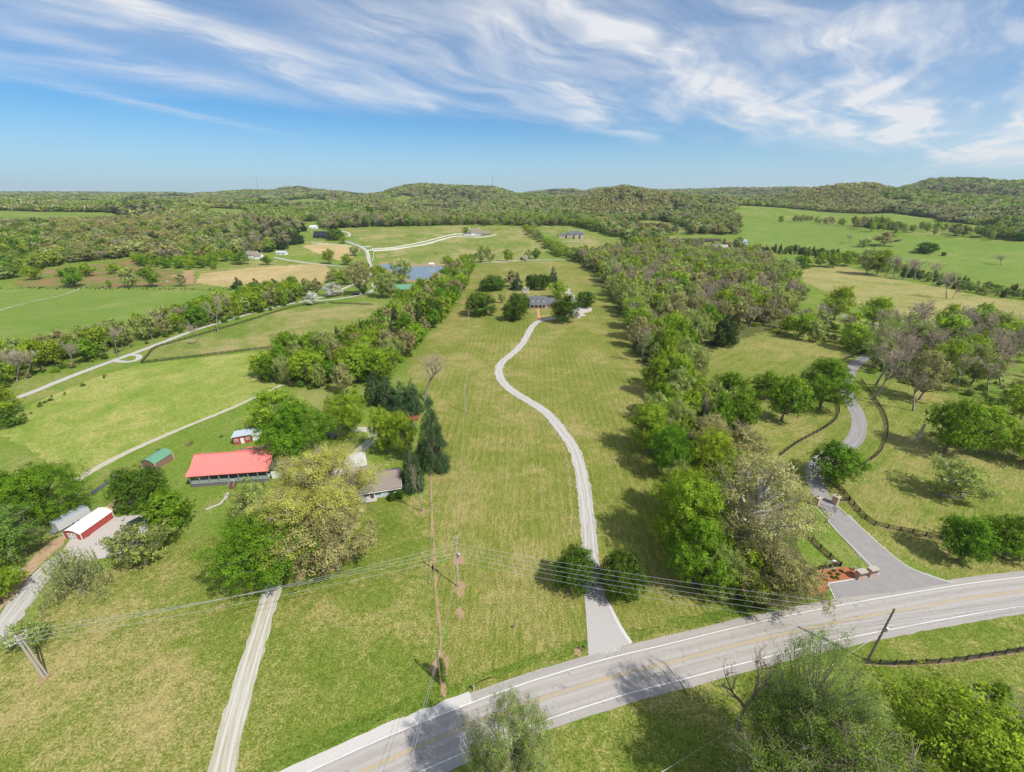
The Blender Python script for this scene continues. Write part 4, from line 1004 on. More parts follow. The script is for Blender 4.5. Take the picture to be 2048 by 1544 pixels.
def pole(key, bx, by, h, label, arms, m=POLE, can=None, yaw=0.0, r=.17, name='utility_pole', twin=False):
    B = G(bx, by); rt = thing(name, label, 'utility pole', B, yaw)
    MB().tube([(0, 0, -.1), (0, 0, h * .5), (0, 0, h)], [r, r * .85, r * .65], 10).build('pole', m, rt)
    if twin: MB().tube([(.42, .05, -.1), (.42, .05, h * .93)], [r * .8, r * .6], 10).build('second_pole', m, rt)
    pts = []
    W = Matrix.Translation(B) @ Matrix.Rotation(yaw, 4, 'Z')
    for (z, hw, n) in arms:
        if hw > 0:
            a = MB().bar((-hw, -.2, h - z), (hw, -.2, h - z), .12, .12).bar((-hw * .5, -.18, h - z), (0, -.15, h - z - .8), .04, .05).bar((hw * .5, -.18, h - z), (0, -.15, h - z - .8), .04, .05).build('crossarm', POLE, rt)
            for k in range(n):
                x = -hw + .12 + k * (2 * hw - .24) / max(1, n - 1); insul(a, (x, -.2, h - z + .06)); pts.append(W @ Vector((x, -.2, h - z + .34)))
        else:
            insul(rt, (.26, 0, h - z)); MB().bar((0, 0, h - z), (.3, 0, h - z), .06, .06).build('bracket', GREYM, rt); pts.append(W @ Vector((.3, 0, h - z + .15)))
    if can:
        c = MB().tube([(.42, -.1, h - can - .9), (.42, -.1, h - can), (.42, -.1, h - can + .12)], [.3, .3, .12], 14).build('transformer', GREYM, rt)
    attach[key] = pts
    return rt


pole('left', 88, 1355, 10.6, 'pale double utility pole with crossarms at the lower left corner', [(.3, 1.3, 3), (1.2, 1.1, 3)], yaw=1.15, twin=True, r=.2)
pole('mid', 918, 1175, 14.2, 'tall thin utility pole in the middle of the front lawn with a small transformer', [(2.2, 0, 1), (3.4, 0, 1), (4.6, 0, 1), (5.6, 0, 1), (7.0, 0, 1), (.5, .5, 2)], POLE, 4.6, 0, .13)
pole('right', 1735, 1322, 13.2, 'brown leaning looking utility pole with transformers beside the main road', [(.4, 0, 1), (1.6, 0, 1), (2.8, 0, 1), (4.2, 0, 1), (6.0, 0, 1), (6.8, 0, 1)], POLED, 4.6, .5, .2)
pole('front', 882, 1370, 8.7, 'short utility pole with scraggly vine near the front road edge', [(.3, 0, 1), (1.0, 0, 1)], POLED, None, .3, .15)
pole('far1', 932, 825, 11.8, 'white topped utility pole on the lawn beside the S shaped drive', [(.2, 0, 1)], POLE, None, 0, .15)
pole('far2', 938, 655, 11.0, 'small utility pole left of the round trees by the brick house', [(.2, 0, 1)], POLE, 1.8, 0, .15)
pole('far3', 632, 527, 16, 'lone thin pole beside the far lane and straw field', [(.4, 0, 1)], POLE, None, 0, .2)


def wire(p, q, sag, label, r=.018, group=None):
    p, q = Vector(p), Vector(q); n = 24
    pts = [p.lerp(q, k / n) - Vector((0, 0, sag * 4 * (k / n) * (1 - k / n))) for k in range(n + 1)]
    O = p.copy(); mb = MB().tube([a - O for a in pts], r, 5); o = mb.build('overhead_wire', WIRE); o.location = O
    tag(o, label, 'wire', group); return o


L_, M_, R_, F_ = attach['left'], attach['mid'], attach['right'], attach['front']
ORD = ['topmost', 'second', 'third', 'fourth', 'fifth']
for k in range(4): wire(L_[k], M_[k], 1.0, f'{ORD[k]} overhead wire from the double pole to the mid lawn pole', .022)
for k in range(5): wire(M_[k], R_[k], 1.1, f'{ORD[k]} overhead wire from the mid lawn pole to the brown roadside pole', .022)
for k in range(4):
    q = R_[k] + Vector((95, 14, -1.5)); wire(R_[k], q, 1.3, f'{ORD[k]} overhead wire running right from the brown roadside pole', .02)
    wire(L_[k], L_[k] + Vector((-60, -26, 0)), 1.0, f'{ORD[k]} overhead wire running left out of frame from the double pole', .02)
wire(M_[0], attach['far1'][0], 1.2, 'long wire from the mid lawn pole to the pole beside the S shaped drive', .02)
wire(attach['far1'][0], attach['far2'][0], 1.6, 'long wire between the two poles on the mown lawn', .018)
wire(F_[0], F_[0] + Vector((-9, -75, 3)), .6, 'left of two wires crossing the road from the short vine pole', .02)
wire(F_[1], F_[1] + Vector((-7.5, -75, 3)), .6, 'right of two wires crossing the road from the short vine pole', .02)
wire(M_[4], F_[0], .4, 'slack wire from the mid lawn pole down to the short vine pole', .018)
wire(R_[4], R_[4] + Vector((-62, -26, -3)), .8, 'low wire running left over the verge below the main road', .02)
# guy wire of the middle pole
p = G(918, 1175); q = G(919, 1238); wire((p.x, p.y, 9.5), (q.x, q.y, 0), 0, 'guy wire anchoring the mid lawn pole towards the road', .02)

# street lamp at the mulch bed
B = G(1628, 1185); rt = thing('street_lamp', 'tall dark street lamp with short arm at the mulch bed', 'street lamp', B)
MB().tube([(0, 0, 0), (0, 0, 4), (0, 0, 8.6)], [.12, .1, .08], 10).build('pole', mat('lamp_pole', (.07, .06, .055), .6), rt)
MB().tube([(0, 0, 8.45), (.5, 0, 8.75), (1.3, 0, 8.8)], .05, 8).build('arm', GREYM, rt)
MB().box(1.2, 1.85, -.16, .16, 8.72, 8.86).build('lamp_head', mat('lamp_head', (.6, .62, .64), .4), rt)
# mid lawn ornament: vine on the short pole is foliage, made with the trees

# brick pillars
PB = brick('tan_pillar_brick', (.50, .30, .22), (.42, .24, .17), (.5, .45, .4))
CAPM = mat('pillar_cap', (.42, .37, .31), .8, .12, 3)


def pillar(bx, by, w, d, h, label, cat, name, slots=0, yaw=0.0, lamp=False):
    B = G(bx, by); rt = thing(name, label, cat, B, yaw)
    MB().box(-w / 2, w / 2, -d / 2, d / 2, 0, h).build('brick_body', PB, rt)
    MB().box(-w / 2 - .12, w / 2 + .12, -d / 2 - .12, d / 2 + .12, h, h + .16).build('cap', CAPM, rt)
    for k in range(slots):
        x = -w / 2 + (k + .5) * w / slots
        a = MB().box(x - .13, x + .13, -d / 2 - .05, -d / 2 - .003, h * .58, h * .86).build('mailbox', mat('mailbox_black', (.02, .02, .02), .5), rt)
        MB().box(x - .1, x + .1, -d / 2 - .07, -d / 2 - .052, h * .60, h * .64).build('flap', GREYM, a)
    if lamp: MB().tube([(0, 0, h + .16), (0, 0, h + .3), (0, 0, h + .62), (0, 0, h + .75)], [.05, .16, .16, .03], 8).build('lantern', mat('lantern_black', (.03, .03, .03), .4), rt)
    return rt


pillar(1718, 1156, 1.9, 1.0, 2.0, 'left brick mailbox pillar with four black boxes beside the mulch bed', 'mailbox pillar', 'mailbox_pillar', 4, .22)
pillar(1741, 1151, 1.9, 1.0, 2.0, 'right brick mailbox pillar with four black boxes beside the paved drive', 'mailbox pillar', 'mailbox_pillar', 4, .22)
pillar(1669, 1007, 1.3, 1.3, 2.3, 'right brick gate pillar with lantern where the black fence starts', 'gate pillar', 'gate_pillar', 0, .5, True)
pillar(1631, 1009, 1.3, 1.3, 2.3, 'left brick gate pillar with lantern half under the white branched sycamore', 'gate pillar', 'gate_pillar', 0, .5, True)
# iron gate leaf standing open
for (bx, by, yw, lb) in ((1638, 1014, -1.0, 'open black iron gate leaf beside the left brick pillar'), (1665, 1016, -1.9, 'open black iron gate leaf beside the right brick pillar')):
    rt = thing('iron_gate', lb, 'gate', G(bx, by), yw); m = MB()
    for k in range(9): m.bar((k * .3, 0, .1), (k * .3, 0, 1.3 + .3 * math.sin(k / 8 * 1.57)), .03, .03)
    m.bar((0, 0, .15), (2.4, 0, .15), .04, .05).bar((0, 0, 1.2), (2.4, 0, 1.2), .04, .05); m.build('bars', BLACK, rt)
B = G(1708, 1141); rt = thing('utility_pedestal', 'small pale utility pedestal in the mulch bed', 'pedestal', B)
MB().box(-.2, .2, -.2, .2, 0, .9).build('box', mat('pedestal_grey', (.6, .6, .58), .6), rt); MB().prism([(-.24, -.24), (.24, -.24), (.24, .24), (-.24, .24)], .9, 1.0).build('lid', GREYM, rt)
B = G(948, 1380); rt = thing('marker_post', 'small pale roadside marker post by the main road', 'post', B)
MB().box(-.12, .12, -.12, .12, 0, 1.0).build('post', mat('marker_wood', (.5, .42, .34), .8), rt); MB().box(-.16, .16, -.16, .16, 1.0, 1.1).build('cap', GREYM, rt)
B = G(1165, 1302); rt = thing('roadside_mailbox', 'black rural mailbox at the mouth of the white gravel drive', 'mailbox', B, .3)
MB().box(-.06, .06, -.06, .06, 0, 1.1).build('post', POLED, rt)
MB().xprism([(-.14, 0), (.14, 0), (.14, .2), (.08, .3), (-.08, .3), (-.14, .2)], -.28, .28, Matrix.Translation((0, 0, 1.1))).build('box', mat('mailbox_dark', (.03, .03, .03), .5), rt)
B = G(1026, 1256); rt = thing('survey_marker', 'tiny dark marker stake standing in the front lawn', 'stake', B); MB().box(-.1, .1, -.1, .1, 0, .8).build('stake', POLED, rt); MB().box(-.2, .2, -.03, .03, .5, .8).build('plate', BLACK, rt)
B = G(1833, 881); rt = thing('dead_trunk', 'tall branchless dead tree trunk standing in the right parkland', 'tree trunk', B)
MB().tube([(0, 0, 0), (.1, 0, .8), (.25, .1, 3.5), (.5, .1, 6.2)], [.75, .5, .42, .38], 12).build('trunk', POLE, rt); MB().tube([(.3, .1, 5.2), (.9, .2, 5.9)], [.16, .1], 8).build('stub', POLE, rt)
# stone ring below the small round tree
B = G(1895, 985); rt = thing('stone_ring', 'curved stone edging below the small round pale tree', 'stone edging', B); m = MB(); rs = random.Random(4)
for k in range(30):
    a = R(185 + k * 6.0); x, y = 3.6 * math.cos(a), 3.0 * math.sin(a) + .5; m.box(-.3, .3, -.22, .22, 0, .35 + rs.random() * .2, Matrix.Translation((x, y, 0)) @ Matrix.Rotation(a + 1.57 + rs.uniform(-.2, .2), 4, 'Z'))
m.build('stones', mat('edging_stone', (.36, .31, .27), .9, .3, 2), rt)
# radio towers
for (bx, by, ty, D, lb) in ((517, 379, 356, 4100, 'thin red and white radio mast on the left ridge'), (985, 373, 350, 2900, 'thin lattice radio mast on the central hill')):
    d = ray(bx, by); s = D / math.hypot(d[0], d[1]); x, y = d[0] * s, d[1] * s; z = float(terrain(x, y)); dt = ray(bx - 2, ty); h = CAM_H + dt[2] / math.hypot(dt[0], dt[1]) * D - z
    rt = thing('radio_mast', lb, 'radio mast', (x, y, z)); m = MB(); w = D * .0003
    for k in range(3):
        a = k * 2.094; m.bar((math.cos(a) * w, math.sin(a) * w, 0), (math.cos(a) * w * .5, math.sin(a) * w * .5, h), w * .7, w * .7)
    for j in range(16):
        for k in range(3):
            a, b = k * 2.094, (k + 1) * 2.094; z0, z1 = h * j / 16, h * (j + 1) / 16; m.bar((math.cos(a) * w * .9, math.sin(a) * w * .9, z0), (math.cos(b) * w * .9, math.sin(b) * w * .9, z1), w * .4, w * .4)
    m.build('lattice', mat('mast_steel', (.22, .20, .21), .7), rt)
    MB().bar((0, 0, h), (0, 0, h * 1.08), w * .8, w * .8).build('antenna', mat('mast_tip', (.3, .1, .1), .7), rt)
# grazing animals on the far field, and one pale one on the brown field
HIDE = mat('dark_hide', (.03, .02, .018), .8); HIDEW = mat('pale_hide', (.62, .58, .52), .8)


def horse(px, py, yaw, label, m):
    B = G(px, py); rt = thing('grazing_horse', label, 'horse', B, yaw)
    sk = bpy.data.meshes.new('body')
    vs = [(0, 0, 1.25), (.55, 0, 1.3), (.95, 0, 1.25), (1.35, 0, .95), (1.65, 0, .45), (1.85, 0, .12), (-.6, 0, 1.3), (-.85, 0, 1.1), (-.95, 0, .6)]
    ed = [(0, 1), (1, 2), (2, 3), (3, 4), (4, 5), (0, 6), (6, 7), (7, 8)]; rad = [.36, .34, .26, .17, .12, .08, .34, .12, .05]
    for x in (.6, -.6):
        for s in (-1, 1):
            b = len(vs); vs += [(x, s * .2, .95), (x - (.08 if x < 0 else 0), s * .2, .5), (x, s * .2, .03)]; rad += [.16, .08, .07]
            ed += [(1 if x > 0 else 6, b), (b, b + 1), (b + 1, b + 2)]
    sk.from_pydata(vs, ed, []); o = bpy.data.objects.new('body', sk); COL.objects.link(o); o.parent = rt
    md = o.modifiers.new('skin', 'SKIN'); o.modifiers.new('sub', 'SUBSURF').levels = 1
    for i, r in enumerate(rad): sk.skin_vertices[0].data[i].radius = (r, r)
    sk.skin_vertices[0].data[0].use_root = True; sk.materials.append(m)


for (a, b, y, lb, m) in ((791, 516, .4, 'dark horse grazing nearest the pond in the fenced hill field', HIDE), (872, 508, 2.4, 'dark horse grazing halfway up the fenced hill field', HIDE), (914, 486, .2, 'dark horse grazing below the lower white fence', HIDE), (955, 485, 1.5, 'small dark horse grazing below the white painted manor', HIDE), (335, 565, 2.9, 'pale horse standing on the brown sedge field', HIDEW)): horse(a, b, y, lb, m)
# ------------------------------------------------------------ trees
def leafmat(name, col, hue=.12, trans=.3, inst=.25, dark=None):
    m = bpy.data.materials.new(name); m.use_nodes = True; nt = m.node_tree; nt.nodes.clear()
    oi = node(nt, 'ShaderNodeObjectInfo'); ge = node(nt, 'ShaderNodeNewGeometry')
    r1, r2 = oi.outputs['Random'], ge.outputs['Random Per Island']
    k = M(nt, 'ADD', M(nt, 'MULTIPLY', r1, inst), M(nt, 'MULTIPLY', r2, .40))
    k = M(nt, 'ADD', k, 1 - inst / 2 - .25)
    tn = node(nt, 'ShaderNodeAttribute', attribute_name='tone')
    k = M(nt, 'MULTIPLY', k, M(nt, 'ADD', .66, M(nt, 'MULTIPLY', tn.outputs['Fac'], .68)))
    c = MIX(nt, 1.0, col, node(nt, 'ShaderNodeCombineColor', {0: k, 1: k, 2: k}).outputs[0], 'MULTIPLY')
    hs = node(nt, 'ShaderNodeHueSaturation', {'Hue': M(nt, 'ADD', .5 - hue * .12, M(nt, 'MULTIPLY', M(nt, 'FRACT', M(nt, 'MULTIPLY', r1, 7.31)), hue * .24)), 'Saturation': 1.0, 'Color': c})
    d = node(nt, 'ShaderNodeBsdfDiffuse', {'Color': hs.outputs[0]}); t = node(nt, 'ShaderNodeBsdfTranslucent', {'Color': hs.outputs[0]})
    mx = node(nt, 'ShaderNodeMixShader', {0: trans, 1: d.outputs[0], 2: t.outputs[0]})
    nt.links.new(mx.outputs[0], node(nt, 'ShaderNodeOutputMaterial').inputs[0]); return m


BARK = mat('bark', (.17, .14, .12), .95, .35, 1.5); BARKG = mat('grey_bark', (.25, .22, .185), .95, .3, 1.5); BARKW = mat('white_bark', (.58, .55, .50), .9, .25, 2)
KIND = {   # leaf colour, hue spread, translucency, bark, shape, clumps, clump radius, leaf multiplier, name, look words
    'maple': ((.17, .31, .025), .10, .35, BARK, 'round', 60, .15, 1.0, 'maple_tree', 'bright green maple'),
    'lime': ((.32, .45, .04), .10, .4, BARK, 'round', 56, .15, .85, 'leafy_tree', 'yellow-green leafy tree'),
    'dense': ((.095, .175, .022), .08, .25, BARK, 'globe', 90, .13, 1.5, 'round_tree', 'dense dark green tree'),
    'oak': ((.48, .49, .11), .14, .35, BARK, 'dome', 64, .13, .72, 'oak_tree', 'golden olive oak'),
    'tan': ((.37, .35, .135), .12, .3, BARKG, 'dome', 60, .13, .60, 'budding_tree', 'tan budding tree'),
    'pale': ((.36, .44, .11), .10, .35, BARKG, 'round', 62, .13, .55, 'sparse_tree', 'pale sparse green tree'),
    'syc': ((.45, .43, .17), .10, .35, BARKW, 'dome', 80, .11, .50, 'sycamore_tree', 'white limbed sycamore'),
    'bare': ((.27, .24, .22), .04, .0, BARKG, 'bare', 0, 0, 0, 'bare_tree', 'leafless grey tree'),
    'cedar': ((.065, .105, .03), .06, .15, BARK, 'cone', 90, .11, 1.4, 'cedar_tree', 'dark cedar'),
    'spruce': ((.085, .15, .06), .06, .15, BARK, 'spruce', 110, .09, 1.3, 'spruce_tree', 'blue-green spruce'),
    'willow': ((.52, .58, .24), .06, .4, BARK, 'willow', 46, .12, .8, 'willow_tree', 'weeping willow'),
    'white': ((.75, .74, .66), .02, .4, BARK, 'round', 50, .13, .8, 'blossom_tree', 'white blossoming tree'),
    'airy': ((.32, .40, .11), .12, .4, BARKG, 'round', 70, .12, .35, 'sparse_tree', 'airy half leafed tree'),
    'shrub': ((.13, .23, .035), .12, .3, BARK, 'bush', 30, .2, .8, 'wild_shrub', 'green shrub'),
    'darkleaf': ((.19, .30, .05), .1, .3, BARKG, 'dome', 80, .12, .7, 'leafy_tree', 'deep green twiggy tree'),
}
LEAFM = {k: leafmat(k + '_leaves', v[0], v[1], v[2]) for k, v in KIND.items()}
TWIG = leafmat('fine_twigs', (.40, .335, .25), .02, 0.0, .3)


def env(shape, t):
    """crown radius (0..0.5) at crown height t"""
    t = np.clip(t, 0, 1)
    if shape in ('round',): return .5 * np.sqrt(np.clip(1 - (2 * t - .95) ** 2 * .98, 0, 1)) ** .8
    if shape == 'globe': return .5 * np.sqrt(np.clip(1 - (2 * t - .9) ** 2 * .95, 0, 1)) ** .7
    if shape == 'dome': return .5 * np.clip(np.minimum(t * 3.2, 1), 0, 1) ** .5 * np.sqrt(np.clip(1 - t ** 2.1, 0, 1)) ** .9
    if shape == 'cone': return .5 * (1 - t) ** .55 * np.minimum(1, .6 + t * 4)
    if shape == 'spruce': return .5 * (1 - t) ** .62 * (np.minimum(1, .75 + t * 3))
    if shape == 'willow': return .5 * np.sqrt(np.clip(1 - t ** 2.6, 0, 1))
    return .5 * np.sqrt(np.clip(1 - t ** 2, 0, 1))


def tubes(segs, n=4):
    """segs (m,8): p0, p1, r0, r1 -> verts, quads"""
    s = np.asarray(segs, float); p0, p1, r0, r1 = s[:, 0:3], s[:, 3:6], s[:, 6], s[:, 7]
    d = p1 - p0; d /= np.linalg.norm(d, axis=1)[:, None] + 1e-9
    ref = np.where(np.abs(d[:, 2:3]) < .9, [[0, 0, 1.]], [[1., 0, 0]]); a = np.cross(d, ref); a /= np.linalg.norm(a, axis=1)[:, None] + 1e-9; b = np.cross(d, a)
    th = np.arange(n) / n * 2 * np.pi
    ring = a[:, None] * np.cos(th)[None, :, None] + b[:, None] * np.sin(th)[None, :, None]
    v = np.concatenate([p0[:, None] + ring * r0[:, None, None], p1[:, None] + ring * r1[:, None, None]], 1).reshape(-1, 3)
    k = np.arange(n); q = np.stack([k, (k + 1) % n, (k + 1) % n + n, k + n], 1)
    f = (np.arange(len(s))[:, None, None] * 2 * n + q[None]).reshape(-1, 4)
    return v, f


def quads(c, nrm, size, rs, asp=.6):
    n = len(c); nrm = nrm / (np.linalg.norm(nrm, axis=1)[:, None] + 1e-9)
    t = rs.normal(size=(n, 3)); t -= nrm * (t * nrm).sum(1)[:, None]; t /= np.linalg.norm(t, axis=1)[:, None] + 1e-9; b = np.cross(nrm, t)
    s = (size * rs.uniform(.6, 1.4, n))[:, None] * .5
    v = np.stack([c - t * s, c + b * s * asp + nrm * s * .25, c + t * s, c - b * s * asp + nrm * s * .25], 1).reshape(-1, 3)
    return v, np.arange(n * 4).reshape(-1, 4)


def mesh_np(name, parts):
    """parts: list of (verts, quads, material)"""
    vs, fs, mi, mats = [], [], [], []; b = 0
    tn = []
    for v, f, m, *tt in parts:
        if len(f) == 0: continue
        tn.append(tt[0] if tt else np.full(len(f), .5))
        if m not in mats: mats.append(m)
        vs.append(v); fs.append(f + b); mi.append(np.full(len(f), mats.index(m))); b += len(v)
    v = np.concatenate(vs).astype(np.float32); f = np.concatenate(fs).astype(np.int32); mi = np.concatenate(mi).astype(np.int32)
    me = bpy.data.meshes.new(name); me.vertices.add(len(v)); me.vertices.foreach_set('co', v.ravel())
    me.loops.add(f.size); me.loops.foreach_set('vertex_index', f.ravel()); me.polygons.add(len(f))
    me.polygons.foreach_set('loop_start', np.arange(len(f), dtype=np.int32) * 4); me.polygons.foreach_set('material_index', mi)
    me.update(calc_edges=True)
    a = me.attributes.new('tone', 'FLOAT', 'FACE'); a.data.foreach_set('value', np.concatenate(tn).astype(np.float32))
    for m in mats: me.materials.append(m)
    return me


LEAVES = {'hero': 150000, 'near': 38000, 'mid': 10000, 'low': 2600, 'far': 340}


def skeleton(rs, levels, kids, base, spread=.85, up=.25, trunk=.30):
    """recursive leafless tree in a unit box: returns segments by level"""
    out = []

    def go(p, d, L, r, lv):
        q = p
        n = 3 if lv < 2 else 2
        for k in range(n):
            d = d + rs.normal(size=3) * (.10 if lv < 1 else .17); d[2] += up * .18; d /= np.linalg.norm(d)
            q2 = q + d * L / n; ra, rb = r * (1 - .45 * k / n), r * (1 - .45 * (k + 1) / n)
            out.append((*q, *q2, ra, rb, lv)); q = q2
            if lv > 0 and lv < levels and k < n - 1:
                dd = d + rs.normal(size=3) * spread * .8; dd /= np.linalg.norm(dd); go(q, dd, L * rs.uniform(.45, .65), rb * .5, lv + 1)
        if lv < levels:
            for _ in range(kids[min(lv, len(kids) - 1)]):
                dd = d + rs.normal(size=3) * spread * (.75 if lv else .62); dd[2] += up; dd /= np.linalg.norm(dd)
                go(q, dd, L * rs.uniform(.62, .88) * (.85 if lv else .78), r * .52, lv + 1)
    go(np.zeros(3), np.array([0, 0, 1.]), trunk, base, 0)
    s = np.array(out); P = np.concatenate([s[:, 0:3], s[:, 3:6]])
    sx = max(np.percentile(np.abs(P[:, 0]), 97.5), np.percentile(np.abs(P[:, 1]), 97.5)) * 2; sz = np.percentile(P[:, 2], 99.8)
    for c in (0, 1, 3, 4): s[:, c] /= sx
    for c in (2, 5): s[:, c] /= sz
    return s


CACHE = {}
COV = dict(airy=4.6, maple=11, lime=10, dense=15, oak=10, tan=8, pale=7.5, syc=5, cedar=13, spruce=13, willow=11, white=9, shrub=11, darkleaf=9, bare=1)


def tree_mesh(kind, seed, lod):
    key = (kind, seed, lod)
    if key in CACHE: return CACHE[key]
    rs = np.random.RandomState(abs(hash((kind, seed))) % 99991 if False else (sum(map(ord, kind)) * 31 + seed * 977) % 99991)
    col, hue, tr, bark, shape, K, rc, mult, nm, _ = KIND[kind]
    N = int(LEAVES[lod] * mult); size = math.sqrt(COV.get(kind, 9) / max(N, 1))
    if lod == 'hero': size *= .9
    if shape == 'bare':
        lv = {'hero': 6, 'near': 5, 'mid': 5, 'low': 4, 'far': 3}[lod]
        s = skeleton(rs, lv, [4, 3, 3, 2, 2, 2], .032, .6, .5, .22)
        cut = 2
        v1, f1 = tubes(s[s[:, 8] <= cut][:, :8], 6 if lod in ('hero', 'near') else 4)
        tw = s[s[:, 8] > cut]; rmin = {'hero': .0013, 'near': .0022, 'mid': .0028, 'low': .0055, 'far': .011}[lod]
        if lod in ('mid', 'near'): tw = tw[(tw[:, 8] < lv) | (rs.uniform(size=len(tw)) < .32)]
        tw = tw.copy(); tw[:, 6] = np.maximum(tw[:, 6], rmin); tw[:, 7] = np.maximum(tw[:, 7], rmin * .7)
        v2, f2 = tubes(tw[:, :8], 3)
        trunk = [(v1, f1, bark)]; crown = [(v2, f2, TWIG)]
    else:
        low = {'round': .16, 'globe': .04, 'dome': .2, 'cone': .04, 'spruce': .03, 'willow': .12, 'bush': .0}[shape]
        if kind == 'syc': low = .1
        k = K if lod in ('hero', 'near', 'mid') else (K * 2 // 3 if lod == 'low' else 18)
        if lod == 'hero': k = int(K * 1.9); rc = rc * .78
        if lod == 'far': rc = max(rc, .17)
        t = rs.uniform(0.0, 1, k * 3) ** (.8 if shape not in ('cone', 'spruce') else 1.1); Rm = env(shape, t)
        keep = rs.uniform(0, .5, k * 3) < Rm + .06; t = t[keep][:k]; Rm = Rm[keep][:k]; k = len(t)
        ang = np.arange(k) * 2.399 + rs.uniform(0, 1.0, k); inner = rs.uniform(0, 1, k) ** .42
        if shape in ('cone', 'spruce'): inner = rs.uniform(0, 1, k) ** .3
        rad = np.clip(Rm - rc * .55, .01, .5) * inner
        # lopsided crowns: low-frequency bulges
        bulge = 1 + .16 * np.sin(ang * 2 + rs.uniform(0, 6)) + .10 * np.sin(ang * 3 + rs.uniform(0, 6))
        if shape in ('globe', 'cone', 'spruce'): bulge = 1 + .04 * np.sin(ang * 3)
        rad = rad * bulge
        C = np.stack([np.cos(ang) * rad, np.sin(ang) * rad, low + (1 - low) * (t * .90 + .02)], 1)
        rcs = rc * rs.uniform(.65, 1.25, k) * (1.0 if shape not in ('cone', 'spruce') else (1.15 - .7 * t))
        wts = rcs ** 2 * rs.uniform(.45, 1.3, k); cnt = np.maximum(3, (N * wts / wts.sum()).astype(int))
        idx = np.repeat(np.arange(k), cnt); n = len(idx)
        u = rs.normal(size=(n, 3)); u /= np.linalg.norm(u, axis=1)[:, None]
        u[:, 2] = np.where(u[:, 2] < -.3, u[:, 2] * .4, u[:, 2])
        # leaves hang in sprigs: a few leaves share one twig end
        per = {'hero': 40, 'near': 22, 'mid': 11, 'low': 5, 'far': 1}[lod]
        if per > 1 and shape not in ('willow',):
            first = np.minimum((np.arange(n) // per) * per, n - 1); u = u[first]; idx = idx[first]
        rr = rs.uniform(0, 1, n)[first if per > 1 and shape not in ('willow',) else slice(None)] ** (.26 if kind not in ('pale', 'syc', 'tan') else .42)
        # lobes on each clump
        lob = 1 + .28 * np.sin(u[:, 0] * 7 + idx * 1.7) * np.sin(u[:, 1] * 6 + idx) + .18 * np.sin(u[:, 2] * 9 + idx * 2.3)
        flat = {'spruce': .42, 'cone': .8, 'willow': .6, 'dome': .78}.get(shape, .85)
        off = u * (rcs[idx] * rr * lob)[:, None]; off[:, 2] *= flat
        if shape == 'spruce':   # drooping tiers of sprays
            d = C[idx][:, :2]; dl = np.linalg.norm(d, axis=1)[:, None] + 1e-6; sp = rs.uniform(-.4, 1.0, n)[:, None] * .10
            off[:, :2] += d / dl * sp; off[:, 2] -= sp[:, 0] * .45
        if shape == 'willow':
            drop = rs.uniform(0, 1, n) ** 1.0 * np.clip(np.linalg.norm(C[idx][:, :2], axis=1) * 1.5, .1, 1) * .62
            st = np.floor(rs.uniform(0, 14, n)); off[:, :2] = np.stack([np.cos(st * 2.4 + idx), np.sin(st * 2.4 + idx)], 1) * (rcs[idx] * .75)[:, None] + rs.normal(size=(n, 2)) * .006
            off[:, 2] -= drop
        if per > 1 and shape != 'willow': off = off + rs.normal(size=(n, 3)) * {'hero': .0150, 'near': .0175, 'mid': .021, 'low': .025}[lod]
        P = C[idx] + off; P[:, 2] = np.maximum(P[:, 2], .02 if shape != 'willow' else .05)
        rad_ = np.hypot(P[:, 0], P[:, 1]); fxy = .5 / np.percentile(rad_, 98.5); fz = (1 - low) / (np.percentile(P[:, 2], 99.7) - low)
        P[:, :2] *= fxy; C[:, :2] *= fxy; P[:, 2] = low + (P[:, 2] - low) * fz; C[:, 2] = low + (C[:, 2] - low) * fz; P[:, 2] = np.maximum(P[:, 2], .01)
        sj = rs.normal(size=(n, 3)); sj = sj[first] if per > 1 and shape != 'willow' else sj
        nr = u * 1.1 + sj * .45 + rs.normal(size=(n, 3)) * .28 + (C[idx] - np.array([0, 0, .55])) * .9 + np.array([0, 0, .25])
        if shape == 'willow': nr[:, 2] *= .2
        v2, f2 = quads(P, nr, size, rs, .55 if shape != 'willow' else .25)
        sprig = np.arange(n) // per if per > 1 else idx; tone = rs.uniform(0, 1, sprig[-1] + 1)[sprig] * .7 + rs.uniform(0, 1, k)[idx] * .3
        crown = [(v2, f2, LEAFM[kind], tone)]
        # trunk, limbs to the clumps, twigs
        segs = []
        tr_ = {'globe': .018, 'bush': .012, 'spruce': .02, 'cone': .02}.get(shape, .026)
        top = .9 if shape in ('cone', 'spruce') else .62
        pts = [np.array([0, 0, 0.])]
        for q in range(1, 7): pts.append(np.array([rs.normal() * .012 * q, rs.normal() * .012 * q, top * q / 6]))
        if shape != 'bush':
            for q in range(6): segs.append((*pts[q], *pts[q + 1], tr_ * (1.35 if q == 0 else 1 - .12 * q), tr_ * (1 - .12 * (q + 1))))
        if lod != 'far':
            for c in C:
                zt = min(max(c[2] - .12 - np.hypot(c[0], c[1]) * .55, top * .28), top * .98); q = zt / top * 6; i = min(5, int(q)); a = pts[i] + (pts[i + 1] - pts[i]) * (q - i)
                m1 = a + (c - a) * .5 + np.array([0, 0, -.03]) + rs.normal(size=3) * .015
                r0 = .010 if kind != 'syc' else .019
                segs.append((*a, *m1, r0, r0 * .65)); segs.append((*m1, *c, r0 * .65, r0 * .3))
        s = np.array(segs) if segs else np.array([(0, 0, 0, 0, 0, .2, .02, .01)])
        nl = 8 if lod in ('hero', 'near') else (5 if lod == 'mid' else 4)
